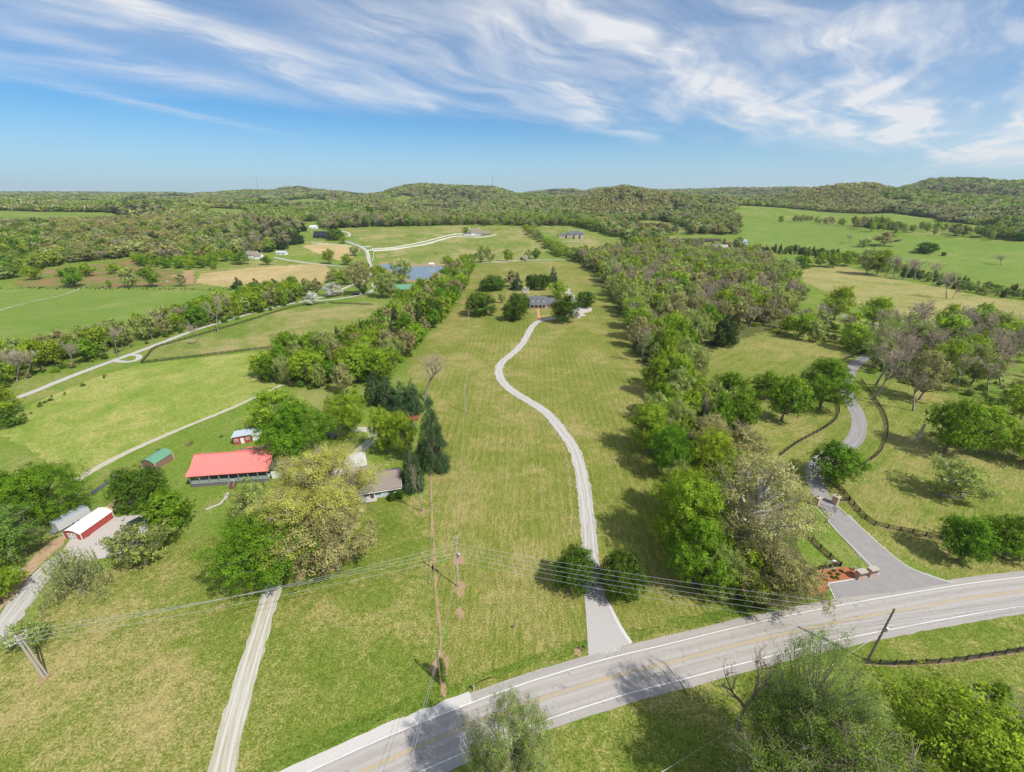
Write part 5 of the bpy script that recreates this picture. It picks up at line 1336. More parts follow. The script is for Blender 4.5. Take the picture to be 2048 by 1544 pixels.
        if len(s) > 6 and shape != 'bush':
            va, fa = tubes(s[:6], nl); vb, fb = tubes(s[6:], 4); v1 = np.vstack([va, vb]); f1 = np.vstack([fa, fb + len(va)])
        else: v1, f1 = tubes(s, 4)
        trunk = [(v1, f1, bark)]
        if kind in ('pale', 'syc', 'tan', 'oak', 'darkleaf') and lod not in ('far',):
            nt_ = {'hero': 16, 'near': 7, 'mid': 4, 'low': 2}[lod]; ti = np.repeat(np.arange(k), nt_)
            e = rs.normal(size=(len(ti), 3)); e /= np.linalg.norm(e, axis=1)[:, None]; e[:, 2] = np.abs(e[:, 2]) * .8
            a = C[ti] + rs.normal(size=(len(ti), 3)) * .012; bb = C[ti] + e * (rcs[ti] * 1.05)[:, None]
            w = {'hero': .0012, 'near': .0018, 'mid': .003, 'low': .005}[lod]
            tw = np.concatenate([a, bb, np.full((len(ti), 1), w), np.full((len(ti), 1), w * .5)], 1)
            v3, f3 = tubes(tw, 3); crown.append((v3, f3, TWIG))
    t_me = mesh_np(nm + '_trunk', trunk); c_me = mesh_np(nm + '_crown', crown)
    CACHE[key] = (t_me, c_me); return CACHE[key]


NSEED = {'hero': 2, 'near': 2, 'mid': 3, 'low': 3}
TREES = []   # (apparent size, kind, point, height, width, label, group, rank)


def lod_for(h, w, p):
    d = math.sqrt(p.x ** 2 + p.y ** 2 + (CAM_H - p.z) ** 2); pxs = max(h, w) / d * 425
    return ('hero' if pxs > 105 else 'near' if pxs > 48 else 'mid' if pxs > 21 else 'low'), pxs


def plant(kind, p, h, w, label, group=None, rot=None, seed=None, lean=0.0, name=None, cat=None):
    rs = random.Random(int(p.x * 131 + p.y * 17)); lod, _ = lod_for(h, w, p)
    seed = rs.randrange(NSEED[lod]) if seed is None else seed
    t_me, c_me = tree_mesh(kind, seed, lod)
    e = empty(name or KIND[kind][8], p, rs.uniform(0, 6.28) if rot is None else rot); e.scale = (w, w, h)
    if lean: e.rotation_euler = (0, lean, e.rotation_euler[2])
    tag(e, label, cat or ('shrub' if kind == 'shrub' else 'tree'), group)
    for nm, me in (('trunk', t_me), ('crown', c_me)):
        o = bpy.data.objects.new(nm, me); COL.objects.link(o); o.parent = e
    return e


def T(kind, bx, by, ty, wpx, label, k=.86, wk=1.0, **kw):
    k = min(k * (1.13 if 640 < by < 1250 else 1.0), max(k, 1.02))
    B = G(bx, by); h = hpole(bx, by, bx, ty) * k; d = ray(bx, (by + ty) / 2); wk = wk * (1.2 if kind == 'dense' else 1.0); dep = (B.y * math.cos(TILT) + (CAM_H - B.z - h / 2) * math.sin(TILT)); w = wpx * dep / FOC * wk
    return plant(kind, B, h, w, label, **kw)


# ---- trees one can point at, photo base x, y, top y, crown width (pixels of the photograph)
T('dense', 1150, 1176, 1086, 74, 'round dense dark tree left of the white gravel drive mouth', .78)
T('dense', 1237, 1186, 1092, 82, 'round dense dark tree right of the white gravel drive mouth', .78)
T('maple', 108, 1046, 905, 150, 'dark green maple at the left edge beside the end of the farm track', .8)
T('oak', 50, 1010, 925, 110, 'olive maple squeezed behind two dark green trees at the left edge', .8, .9)
T('darkleaf', 30, 1118, 968, 165, 'broad olive green tree left of the silver cargo trailer', .72)
T('lime', 0, 1205, 1095, 110, 'low yellow-green tree cut by the left frame edge below the broad olive tree', .7)
T('maple', -40, 1060, 900, 180, 'green tree mostly outside the left frame edge above the broad olive tree', .7)
T('dense', 288, 1012, 914, 82, 'dark rounded tree beside the green roofed garden shed', .8)
T('maple', 352, 1066, 948, 112, 'glossy green maple in front of the red roofed porch', .74)
T('pale', 292, 1128, 1014, 110, 'sparse whitish green tree over the gravel yard cars', .72)
T('willow', 166, 1186, 1074, 125, 'weeping willow below the red barn shed', .8)
T('pale', 66, 1292, 1214, 80, 'small thin green tree beside the double utility pole', .8)
T('oak', 652, 1085, 884, 270, 'large golden oak hiding the left half of the pale blue house', .80)
T('tan', 676, 1136, 985, 190, 'brownish golden oak in front of the large golden oak', .78)
T('maple', 550, 1168, 990, 200, 'big glossy green maple over the left gravel drive', .74)
T('airy', 512, 1045, 930, 90, 'thin green tree standing in front of the red roofed house', .7)
T('maple', 600, 926, 785, 160, 'large bright green tree right behind the red roofed house', .78)
T('lime', 560, 860, 770, 110, 'yellow-green tree behind the large bright green tree at the red roof', .8)
T('lime', 703, 878, 778, 95, 'spreading lime green tree beside the left gravel turning loop', .86)
T('lime', 774, 905, 812, 72, 'twin trunked lime green tree by the gravel turning loop', .86)
T('lime', 812, 916, 818, 68, 'bushy yellow-green tree against the tall conifer', .86)
T('spruce', 868, 938, 788, 66, 'tall broad conifer beside the mown lawn edge', .84, 1.05)
T('spruce', 826, 976, 892, 56, 'blue-green conifer at the right end of the pale blue house', .86, 1.05)
T('bare', 845, 1023, 925, 34, 'single bare crowned trunk on the front lawn by the soil line', .9)
for k, (a, b, c, w) in enumerate([(752, 806, 742, 46), (778, 814, 752, 50), (806, 822, 762, 48), (828, 826, 758, 44)]):
    T('spruce', a, b, c, w, f"{['leftmost', 'second from left', 'third from left', 'rightmost'][k]} conifer in the dark row behind the brown deck", .86, group='conifers behind the deck')
T('bare', 849, 802, 700, 100, 'big leafless tree above the tall conifer at the lawn edge', .9)
# ball shrubs
for (a, b, lb) in ((785, 1001, 'left clipped ball shrub at the pale blue house corner'), (800, 997, 'right clipped ball shrub at the pale blue house corner')):
    T('dense', a, b, b - 17, 15, lb, .9, name='ball_shrub', cat='shrub', group='ball shrubs')
# around the brick house
T('dense', 962, 630, 573, 56, 'broad round tree left of the brick house near the small utility pole', .8)
T('dense', 1030, 640, 590, 44, 'round tree just left of the brick path to the house', .8)
T('dense', 1036, 622, 576, 40, 'round tree touching the left end of the brick house', .8)
T('dense', 1129, 644, 584, 50, 'round tree standing in the drive curve right of the brick house', .84)
T('dense', 1170, 614, 578, 36, 'round tree beside the parking court', .84)
T('dense', 987, 580, 544, 42, 'dark spreading tree behind the broad round tree', .84)
T('dense', 972, 582, 556, 26, 'smaller dark tree in front of the dark spreading tree', .84)
T('tan', 1022, 574, 534, 30, 'reddish brown tree behind the brick house left group', .86)
T('spruce', 1034, 580, 542, 28, 'dark conifer left of the clipped evergreen block', .9)
for k, x in enumerate((1060, 1070, 1080, 1090)): T('dense', x, 580, 545, 18, f"{['leftmost', 'second', 'third', 'rightmost'][k]} tree of the clipped evergreen block behind the brick house", .9, group='evergreen block behind the brick house')
T('spruce', 1106, 564, 530, 20, 'pale conifer at the right end of the evergreen block', .9)
T('lime', 1114, 596, 556, 40, 'golden green round tree over the right end of the brick house', .84)
T('white', 1051, 590, 572, 16, 'small white blossoming tree behind the brick house', .9)
T('pale', 1003, 606, 585, 18, 'small thin tree between the round trees left of the brick house', .9)
# gate drive and parkland
T('maple', 1661, 964, 878, 108, 'small spreading maple beside the paved drive and fence bend', .86)
T('maple', 1640, 817, 708, 128, 'large leaning bright green tree over the paved drive', .86)
T('maple', 1563, 842, 742, 88, 'round bright green tree left of the leaning tree', .84)
T('maple', 1530, 800, 738, 70, 'green tree behind the round bright green tree', .84)
T('maple', 1450, 815, 738, 74, 'emerald tree on the wood edge facing the parkland lawn', .84)
T('maple', 1478, 862, 772, 84, 'emerald tree in front of the other emerald tree at the wood edge', .84)
T('lime', 1395, 850, 770, 70, 'lime green tree at the wood edge left of the emerald trees', .84)
T('pale', 1898, 992, 900, 112, 'small round pale tree within the stone ring', .8, lean=.0)
T('maple', 1888, 905, 780, 104, 'tall green tree right of the dead branchless trunk', .84)
T('lime', 1948, 902, 792, 100, 'yellow-green tree second right of the dead branchless trunk', .84)
T('lime', 2045, 925, 842, 110, 'yellow-green tree cut by the right frame edge above the pale round tree', .84)
T('maple', 1915, 1122, 1018, 110, 'thick trunked maple at the roadside fence on the right', .84)
T('maple', 2010, 1108, 1018, 120, 'maple reaching the right frame edge behind the thick trunked maple', .84)
T('tan', 1838, 800, 695, 84, 'reddish twiggy tree at the edge of the bare grove', .88)
T('bare', 1745, 800, 690, 92, 'leafless leaning tree beside the paved drive fence', .92)
T('bare', 1752, 770, 680, 80, 'leafless tree behind the leaning bare tree at the drive', .92)
T('bare', 1826, 822, 730, 60, 'twin stemmed leafless tree before the green tree', .92)
# wood edge by the road
T('syc', 1492, 1112, 878, 235, 'huge sycamore with bare white limbs between the wood and the brick gate', .80)
T('lime', 1358, 1105, 925, 172, 'tall yellow-green tree of the wood nearest the white gravel drive', .80)
T('maple', 1385, 1168, 1015, 165, 'glossy green tree at the lower end of the wood', .78)
T('lime', 1300, 905, 800, 110, 'lime tree casting its shadow on the lawn halfway up the drive', .82)
T('pale', 1340, 895, 790, 90, 'pale hanging tree beside the lime tree at mid lawn', .86)
T('pale', 1418, 1187, 1070, 115, 'pale round tree above the overhead wires in the wood', .82)
T('tan', 1540, 1212, 1060, 170, 'brown budding thicket tree left of the mulch bed', .72)
T('lime', 1500, 1200, 1090, 110, 'green and brown tree at the road end of the wood', .78)
T('lime', 1360, 1040, 925, 100, 'small lime tree behind the tall yellow-green tree', .84)
T('pale', 1430, 950, 862, 95, 'twiggy green tree above the huge sycamore', .86)
T('tan', 1395, 930, 830, 100, 'dark brown budding tree in the middle of the wood', .86)
# nearest trees at the bottom
T('pale', 1022, 1640, 1392, 220, 'sparse pale green tree at the bottom edge below the main road', .84)
T('darkleaf', 1590, 1640, 1300, 370, 'huge dark twiggy tree at the bottom right below the main road', .84, 1.05)
T('lime', 1862, 1640, 1300, 390, 'huge bright yellow-green tree in the bottom right corner', .84)
T('lime', 2030, 1650, 1440, 240, 'yellow-green tree cut off by the bottom right frame corner', .8)
T('airy', 1562, 1570, 1238, 215, 'half leafed tree reaching over the main road above the huge dark tree', 1.08)
T('bare', 1470, 1500, 1290, 170, 'leafless crown rising above the road left of the huge dark tree', .92)
T('bare', 1990, 1475, 1330, 120, 'silvery dead tree at the right frame edge below the black fence', .86)
T('shrub', 1992, 1396, 1345, 50, 'dark green bush below the black roadside fence', .7)
T('maple', 1460, 1660, 1500, 150, 'green undergrowth tree beneath the huge dark tree', .7)
T('shrub', 884, 1362, 1302, 26, 'thin vine tangle round the short utility pole', .8)
# right meadow, one by one
for k, (kd, a, b, c, w, lb) in enumerate([
    ('bare', 1893, 597, 536, 44, 'tall thin leafing tree alone on the tan meadow'), ('bare', 1904, 598, 566, 16, 'leaning dead stem beside the lone tree on the tan meadow'),
    ('lime', 1668, 640, 560, 62, 'round topped bright green tree at the meadow edge'), ('lime', 1745, 650, 592, 66, 'bright green tree right of the round topped tree'), ('lime', 1700, 700, 646, 56, 'green tree in front of the far bend of the paved drive'),
    ('lime', 1638, 533, 500, 26, 'first small tree from the left on the tan meadow rim'), ('lime', 1664, 535, 500, 32, 'second small tree from the left on the tan meadow rim'), ('lime', 1690, 532, 497, 34, 'third, leaning tree on the tan meadow rim'),
    ('pale', 1733, 549, 488, 46, 'tall pale multi stemmed tree on the tan meadow rim'), ('lime', 1752, 551, 490, 46, 'tall lime tree right of the multi stemmed tree'),
    ('bare', 1770, 553, 502, 30, 'first bare tree of the leaning row on the meadow rim'), ('bare', 1787, 554, 502, 34, 'second bare tree of the leaning row on the meadow rim'), ('bare', 1805, 559, 510, 34, 'third bare tree of the leaning row on the meadow rim'), ('bare', 1830, 560, 514, 40, 'fourth bare tree of the leaning row on the meadow rim'), ('bare', 1854, 559, 518, 36, 'last bare tree of the leaning row on the meadow rim'),
    ('tan', 1767, 492, 460, 46, 'wide brown oak alone on the green pasture'), ('pale', 1727, 494, 474, 24, 'small tree left of the wide brown oak'), ('bare', 1702, 487, 466, 20, 'small leafless tree left on the green pasture'),
    ('dense', 1851, 506, 482, 34, 'dark bush tree on the green pasture'), ('bare', 2002, 531, 505, 34, 'bare tree at the right side of the green pasture'), ('dense', 1886, 512, 503, 8, 'tiny bush right of the dark bush tree'),
    ('cedar', 1445, 692, 628, 62, 'large dark cedar at the wood edge above the parkland lawn'),
    ('maple', 1600, 545, 505, 34, 'green tree beside the pale meadow path'),
]): T(kd, a, b, c, w, lb, .9)
# left side singles
for k, (kd, a, b, c, w, lb) in enumerate([
    ('maple', 148, 574, 528, 50, 'broad green tree on the hedge line of the brown field'), ('lime', 70, 560, 528, 34, 'green tree at the left end of the brown field'), ('lime', 176, 553, 522, 36, 'leafy tree behind the broad green tree'), ('lime', 231, 548, 522, 32, 'bushy green tree in the brown field'),
    ('pale', 262, 574, 528, 42, 'pale green tree in the middle of the brown field edge'), ('maple', 306, 574, 526, 40, 'upright green tree right of the pale green tree'), ('tan', 364, 573, 543, 28, 'thin brown tree by the red soil'), ('lime', 220, 574, 557, 14, 'very small tree between the larger brown field trees'),
    ('cedar', 477, 577, 552, 25, 'first small cedar from the left in front of the straw field'), ('cedar', 512, 578, 554, 24, 'second small cedar from the left in front of the straw field'), ('cedar', 549, 577, 555, 28, 'third small cedar in front of the straw field'), ('cedar', 610, 577, 555, 22, 'fourth small cedar, right of the green bush'), ('cedar', 634, 578, 554, 24, 'last small cedar in front of the straw field'), ('lime', 587, 578, 548, 24, 'green tree among the small cedars'),
    ('maple', 482, 529, 500, 36, 'round green tree in front of the white farmhouse'), ('maple', 534, 530, 510, 24, 'small bright tree right of the white farmhouse'), ('lime', 455, 522, 496, 30, 'green tree left of the white farmhouse'),
    ('tan', 722, 590, 514, 60, 'large tan budding tree between the lane and the pond'), ('pale', 765, 594, 540, 44, 'thin tree left of the green roofed house'), ('pale', 782, 596, 538, 42, 'grey twiggy tree at the green roofed house'), ('pale', 806, 566, 512, 50, 'leafing tree in front of the pond'), ('maple', 728, 588, 566, 22, 'small round dark tree beside the black parked car'),
    ('white', 668, 592, 562, 42, 'white blossoming tree beside the lane fork'), ('white', 625, 610, 580, 30, 'white blossoming shrub tree hanging over the lane'), ('lime', 690, 570, 535, 44, 'green tree behind the white blossoming tree'),
    ('pale', 710, 512, 488, 26, 'grey green tree above the far lane'), ('lime', 660, 528, 494, 28, 'upright green tree at the straw field right edge'), ('lime', 695, 530, 505, 26, 'green tree between lane and far straw field'), ('tan', 914, 560, 518, 46, 'brown bare tree at the right pond edge'), ('tan', 880, 582, 540, 46, 'tan budding tree below the pond'),
    ('lime', 895, 527, 508, 24, 'bushy tree on the far pond bank'), ('pale', 962, 526, 488, 24, 'first tall tree at the lawn top fence'), ('pale', 979, 525, 488, 26, 'second tall tree at the lawn top fence'), ('lime', 1013, 523, 495, 16, 'third slim tree at the lawn top fence'), ('lime', 1022, 523, 500, 16, 'fourth slim tree at the lawn top fence'), ('pale', 1056, 520, 497, 18, 'fifth tree at the lawn top fence'), ('maple', 1072, 519, 494, 22, 'sixth, darker tree at the lawn top fence'), ('cedar', 1043, 521, 512, 8, 'tiny cedar at the lawn top fence'), ('white', 1052, 522, 508, 10, 'tiny white flowering tree at the lawn top fence'),
    ('dense', 672, 480, 455, 30, 'dark tree right of the black barn house'), ('lime', 688, 487, 470, 16, 'small round tree at the black barn drive'), ('lime', 932, 465, 452, 16, 'bright tree left of the white painted manor'),
    ('bare', 52, 758, 700, 56, 'first bare tree trunk at the left frame edge above the lane'), ('bare', 36, 752, 690, 70, 'second bare tree at the left frame edge above the lane'), ('bare', 236, 711, 648, 44, 'bare leaning birch like tree in the left lane treeline'), ('bare', 437, 665, 590, 44, 'tall bare tree rising over the left lane treeline'), ('bare', 400, 690, 640, 30, 'slim bare tree in the left lane treeline'),
    ('white', 622, 712, 695, 30, 'white flowering tree hidden in the belt left of the mown lawn'),
    ('lime', 10, 832, 770, 80, 'yellow-green tree at the left frame edge below the lane'), ('shrub', 25, 850, 815, 50, 'green shrub at the left frame edge below the lane'),
]): T(kd, a, b, c, w, lb, .9)

# ---- belts and woods: nearest trees as individuals, the rest as one mass
REG = [  # name, polygon of trunk feet, spacing m, kinds (weights), height range, landmark pixel and its words, place words
    ('left lane treeline', [(-60, 800), (-60, 738), (60, 722), (210, 688), (330, 650), (420, 626), (500, 604), (590, 586), (640, 592), (540, 622), (430, 650), (330, 676), (210, 718), (90, 752), (30, 775)], 8.5, 'lime:6,maple:2,pale:3,bare:2,tan:1', (11, 15), (290, 712), 'the lane fork', 'in the left lane treeline'),
    ('lawn belt', [(508, 762), (540, 735), (600, 715), (640, 690), (720, 680), (770, 650), (800, 615), (850, 590), (880, 570), (905, 545), (945, 530), (940, 560), (905, 615), (872, 655), (836, 690), (805, 735), (770, 775), (700, 790), (600, 778)], 8.4, 'lime:5,maple:3,pale:4,tan:2,dense:1,cedar:1', (11, 17), (850, 800), 'the big bare tree', 'in the belt left of the lawn'),
    ('upper wood', [(1152, 522), (1190, 512), (1250, 500), (1330, 500), (1420, 512), (1500, 515), (1585, 555), (1600, 612), (1545, 650), (1440, 668), (1400, 690), (1385, 740), (1400, 800), (1310, 800), (1290, 740), (1262, 670), (1228, 600), (1190, 545)], 8.6, 'pale:6,lime:4,bare:6,tan:3,maple:1', (11, 20), (1170, 600), 'the parking court', 'in the wood right of the lawn'),
    ('lower wood', [(1300, 810), (1400, 800), (1440, 850), (1500, 890), (1490, 960), (1450, 1010), (1420, 1130), (1372, 1100), (1345, 1020), (1322, 930), (1308, 870)], 8.6, 'lime:6,pale:4,tan:2,bare:2,maple:2', (12, 17), (1237, 1186), 'the right round tree', 'in the lower wood'),
    ('hedge line', [(1046, 460), (1062, 462), (1100, 490), (1150, 512), (1190, 522), (1150, 524), (1112, 512), (1082, 490)], 9, 'lime:5,pale:3,tan:1', (10, 14), (1150, 484), 'the tan manor', 'in the hedge running to the manor'),
    ('parkland grove', [(1560, 640), (1640, 640), (1700, 660), (1760, 700), (1730, 712), (1660, 690), (1590, 680), (1540, 665)], 12, 'bare:4,lime:3,pale:3', (11, 15), (1668, 640), 'the round topped tree', 'in the parkland grove'),
    ('drive bend', [(1712, 748), (1735, 722), (1790, 712), (1870, 700), (1872, 742), (1790, 754)], 9.5, 'bare:6,tan:1,pale:1', (14, 20), (1745, 800), 'the leaning bare tree', 'in the drive bend grove'),
    ('bare grove', [(1738, 716), (1745, 668), (1850, 655), (2000, 664), (2100, 700), (2120, 850), (2030, 840), (1960, 800), (1880, 780), (1795, 768)], 11.0, 'bare:8,pale:2,lime:2', (15, 20), (1833, 881), 'the dead branchless trunk', 'in the bare grove at right'),
    ('pond trees', [(640, 598), (660, 560), (700, 560), (760, 560), (790, 575), (770, 560), (760, 545), (700, 545), (650, 580)], 11, 'pale:3,lime:3,tan:2', (9, 13), (728, 588), 'the round dark tree', 'between lane and pond'),
    ('brown field edge', [(262, 520), (340, 530), (440, 520), (440, 540), (360, 540), (290, 535)], 9, 'lime:5,maple:2', (9, 12), (300, 574), 'the upright green tree', 'behind the brown field'),
    ('meadow hedge', [(1500, 497), (1600, 500), (1700, 513), (1830, 545), (1950, 575), (2100, 592), (2100, 606), (1950, 590), (1830, 560), (1700, 528), (1600, 512), (1500, 505)], 7, 'cedar:4,shrub:3,pale:2', (5, 9), (1600, 545), 'the pale meadow path', 'in the hedge across the meadows'),
    ('ridge row', [(1540, 447), (1600, 445), (1700, 458), (1760, 470), (1850, 472), (2060, 485), (2060, 470), (1900, 462), (1750, 458), (1620, 440)], 20, 'lime:3,pale:3,bare:2,tan:3', (9, 15), (1767, 492), 'the wide brown oak', 'scattered above the green pasture'),
]
LW = {'lime': 'yellow-green', 'maple': 'bright green', 'pale': 'pale green', 'bare': 'leafless grey', 'tan': 'brown budding', 'dense': 'dark green', 'cedar': 'dark cedar', 'shrub': 'bushy green'}
ONES = ['nearest', 'second', 'third', 'fourth', 'fifth', 'sixth', 'seventh', 'eighth', 'ninth', 'tenth', 'eleventh', 'twelfth', 'thirteenth', 'fourteenth', 'fifteenth', 'sixteenth', 'seventeenth', 'eighteenth', 'nineteenth', 'twentieth',
        'twenty-first', 'twenty-second', 'twenty-third', 'twenty-fourth', 'twenty-fifth', 'twenty-sixth', 'twenty-seventh', 'twenty-eighth', 'twenty-ninth', 'thirtieth']
FREE = []
for (nm, poly, sp, kw, hr, lm, lmw, place) in REG:
    rs = np.random.RandomState(sum(map(ord, nm)))
    W = np.array([[G(*p).x, G(*p).y] for p in poly]); lo, hi = W.min(0) - 5, W.max(0) + 5
    gx, gy = np.meshgrid(np.arange(lo[0], hi[0], sp), np.arange(lo[1], hi[1], sp)); gx = gx.ravel() + rs.uniform(-.42, .42, gx.size) * sp; gy = gy.ravel() + rs.uniform(-.42, .42, gy.size) * sp
    ok = inpoly(gx, gy, W.tolist()); gx, gy = gx[ok], gy[ok]
    kk, ww = zip(*[(a.split(':')[0], float(a.split(':')[1])) for a in kw.split(',')]); ww = np.array(ww) / sum(ww)
    # neighbours tend to be of one kind
    f = (np.sin(gx * .045 + 1) + np.sin(gy * .05 + 2) + rs.normal(size=len(gx)) * 2.2); order = f.argsort().argsort() / max(1, len(f)); kinds = np.array(kk)[np.searchsorted(np.cumsum(ww), np.clip(order, 0, .999))]
    L0 = G(*lm)
    for x, y, k in zip(gx, gy, kinds):
        r = math.hypot(x, y); z = float(terrain(x, y)) if r > 480 else 0.0; h = rs.uniform(*hr) * (.8 if k == 'shrub' else 1); w = h * {'bare': .62, 'cedar': .5, 'shrub': 1.1, 'pale': .72}.get(k, .80) * rs.uniform(.75, 1.35)
        FREE.append([h / math.hypot(r, CAM_H), str(k), Vector((x, y, z)), h, w, nm, place, lmw, (Vector((x, y, 0)) - Vector((L0.x, L0.y, 0))).length])
n_named = sum(1 for o in COL.objects if o.get('category') in ('tree',))
FREE.sort(key=lambda t: -t[0])
BUDGET = max(0, 292 - n_named)
IND, REST = FREE[:BUDGET], FREE[BUDGET:]
cnt = {}
for t in sorted(IND, key=lambda t: t[8]):
    key = (t[5], t[1]); i = cnt.get(key, 0); cnt[key] = i + 1
    label = f"{ONES[min(i, 29)]} {LW[t[1]]} tree {'to' if i == 0 else 'from'} {t[7]} {t[6]}"
    plant(t[1], t[2], t[3], t[4], label, group=f"trees {t[6]}")
print('named', n_named, 'individual', len(IND), 'rest', len(REST))

# ---- the far woods as one mass
MIXK = ['lime', 'pale', 'tan', 'bare', 'maple', 'cedar', 'oak', 'darkleaf']
import bmesh


FORM = {}
for k_, c_ in dict(lime=(.25, .34, .05), pale=(.34, .38, .14), tan=(.31, .285, .14), maple=(.12, .22, .03), cedar=(.05, .085, .03), oak=(.34, .34, .10), darkleaf=(.18, .25, .06)).items():
    FORM[k_ + '_leaves'] = leafmat('forest_' + k_, tuple(q * 1.14 for q in c_), .10, .25, .5)


def templates(cname, lod, seeds=2, dull=True):
    coll = bpy.data.collections.new(cname)
    for i, k in enumerate(MIXK):
        for s in range(seeds):
            t_me, c_me = tree_mesh(k, s, lod); me = bpy.data.meshes.new('wood_mesh'); bm = bmesh.new(); bm.from_mesh(t_me); n0 = len(bm.faces); nm = len(t_me.materials); bm.from_mesh(c_me); bm.faces.ensure_lookup_table()
            for q in range(n0, len(bm.faces)): bm.faces[q].material_index += nm
            bm.to_mesh(me); bm.free()
            for m_ in list(t_me.materials) + list(c_me.materials): me.materials.append(FORM.get(m_.name, m_) if dull else m_)
            coll.objects.link(bpy.data.objects.new(f'wood_{i:02d}_{s}', me))
    return coll


TCOL = templates('woodland_kinds', 'far'); NCOL = templates('near_woodland_kinds', 'low', 3)
UCOL = templates('upper_woodland_kinds', 'low', 3, False)
SCOL = bpy.data.collections.new('shrub_kinds')
for i, k in enumerate(('shrub', 'tan', 'lime')):
    col_ = tree_mesh(k, 5, 'low')[1]
    SCOL.objects.link(bpy.data.objects.new(f'low_{i}', col_))


def scatter(name, P, S, rot, idx, coll, label, cat):
    me = bpy.data.meshes.new(name); me.vertices.add(len(P)); me.vertices.foreach_set('co', np.asarray(P, np.float32).ravel())
    a = me.attributes.new('sc', 'FLOAT_VECTOR', 'POINT'); a.data.foreach_set('vector', np.asarray(S, np.float32).ravel())
    a = me.attributes.new('rot', 'FLOAT', 'POINT'); a.data.foreach_set('value', np.asarray(rot, np.float32))
    a = me.attributes.new('idx', 'INT', 'POINT'); a.data.foreach_set('value', np.asarray(idx, np.int32))
    o = bpy.data.objects.new(name, me); COL.objects.link(o); tag(o, label, cat, None, 'stuff')
    ng = bpy.data.node_groups.new(name + '_nodes', 'GeometryNodeTree'); ng.is_modifier = True
    ng.interface.new_socket('Geometry', in_out='INPUT', socket_type='NodeSocketGeometry'); ng.interface.new_socket('Geometry', in_out='OUTPUT', socket_type='NodeSocketGeometry')
    gi, go = ng.nodes.new('NodeGroupInput'), ng.nodes.new('NodeGroupOutput')
    ci = ng.nodes.new('GeometryNodeCollectionInfo'); ci.inputs[0].default_value = coll; ci.inputs['Separate Children'].default_value = True; ci.inputs['Reset Children'].default_value = True
    ip = ng.nodes.new('GeometryNodeInstanceOnPoints'); ip.inputs['Pick Instance'].default_value = True

    def attr(nm, t):
        n = ng.nodes.new('GeometryNodeInputNamedAttribute'); n.data_type = t; n.inputs[0].default_value = nm; return n.outputs[0]
    cx = ng.nodes.new('ShaderNodeCombineXYZ'); ng.links.new(attr('rot', 'FLOAT'), cx.inputs[2])
    ng.links.new(gi.outputs[0], ip.inputs['Points']); ng.links.new(ci.outputs[0], ip.inputs['Instance']); ng.links.new(attr('idx', 'INT'), ip.inputs['Instance Index'])
    e2r = ng.nodes.new('FunctionNodeEulerToRotation'); ng.links.new(cx.outputs[0], e2r.inputs[0]); ng.links.new(e2r.outputs[0], ip.inputs['Rotation'])
    ng.links.new(attr('sc', 'FLOAT_VECTOR'), ip.inputs['Scale']); ng.links.new(ip.outputs[0], go.inputs[0])
    md = o.modifiers.new('scatter', 'NODES'); md.node_group = ng; return o


FRONT = [(-3000, 575), (-100, 566), (28, 556), (60, 545), (110, 532), (180, 524), (275, 514), (330, 524), (430, 520), (450, 512), (540, 506), (600, 490), (622, 480), (655, 462), (680, 456), (760, 454), (900, 451), (1040, 451), (1060, 460), (1085, 452), (1140, 452), (1185, 462), (1240, 478),
         (1300, 497), (1330, 503), (1480, 505), (1495, 498), (1500, 440), (1560, 442), (1600, 440), (1640, 446), (1700, 452), (1800, 462), (1900, 470), (2048, 484), (2300, 500), (5000, 700)]
EXCL = [[(1225, 446), (1290, 441), (1330, 443), (1374, 458), (1374, 470), (1330, 463), (1250, 454)], [(1476, 436), (1600, 445), (1800, 470), (2400, 500), (2400, 560), (1700, 520), (1476, 480)], [(1500, 437), (1560, 428), (1650, 426), (1700, 432), (1760, 438), (1800, 448), (1700, 450), (1560, 442)],
        [(1800, 446), (1880, 450), (1990, 466), (1960, 474), (1850, 466)], [(160, 438), (230, 432), (250, 436), (180, 443)], [(780, 398), (830, 396), (828, 401), (784, 402)], [(880, 410), (960, 408), (990, 412), (900, 414)], [(270, 415), (350, 412), (420, 413), (330, 418)], [(590, 466), (640, 462), (700, 462), (700, 492), (604, 492)], [(600, 445), (640, 442), (645, 462), (610, 465)],
        [(1330, 470), (1540, 468), (1540, 500), (1330, 500)], [(1088, 454), (1185, 464), (1185, 482), (1095, 480)]]
pts = []
rs = np.random.RandomState(5)
r = 420.0
while r < 9000:
    sp = max(9.4, r / 150.0) if r < 3500 else r / 150.0
    n = int(2 * 1.0 * r / sp); a = np.linspace(-1.0, 1.0, n) + rs.uniform(-.4, .4, n) * sp / r; q = r + rs.uniform(-.45, .45, n) * sp
    pts.append(np.stack([q * np.sin(a), q * np.cos(a), np.full(n, sp)], 1)); r += sp
pts = np.vstack(pts); X, Y, SP = pts.T; Z = terrain(X, Y); px, py, dep = PX(X, Y, Z)
ok = py < np.interp(px, [p[0] for p in FRONT], [p[1] for p in FRONT])
for e in EXCL: ok &= ~(inpoly(px, py, e) & (np.hypot(X, Y) < 2600))
ok &= (px > -900) & (px < 2950)
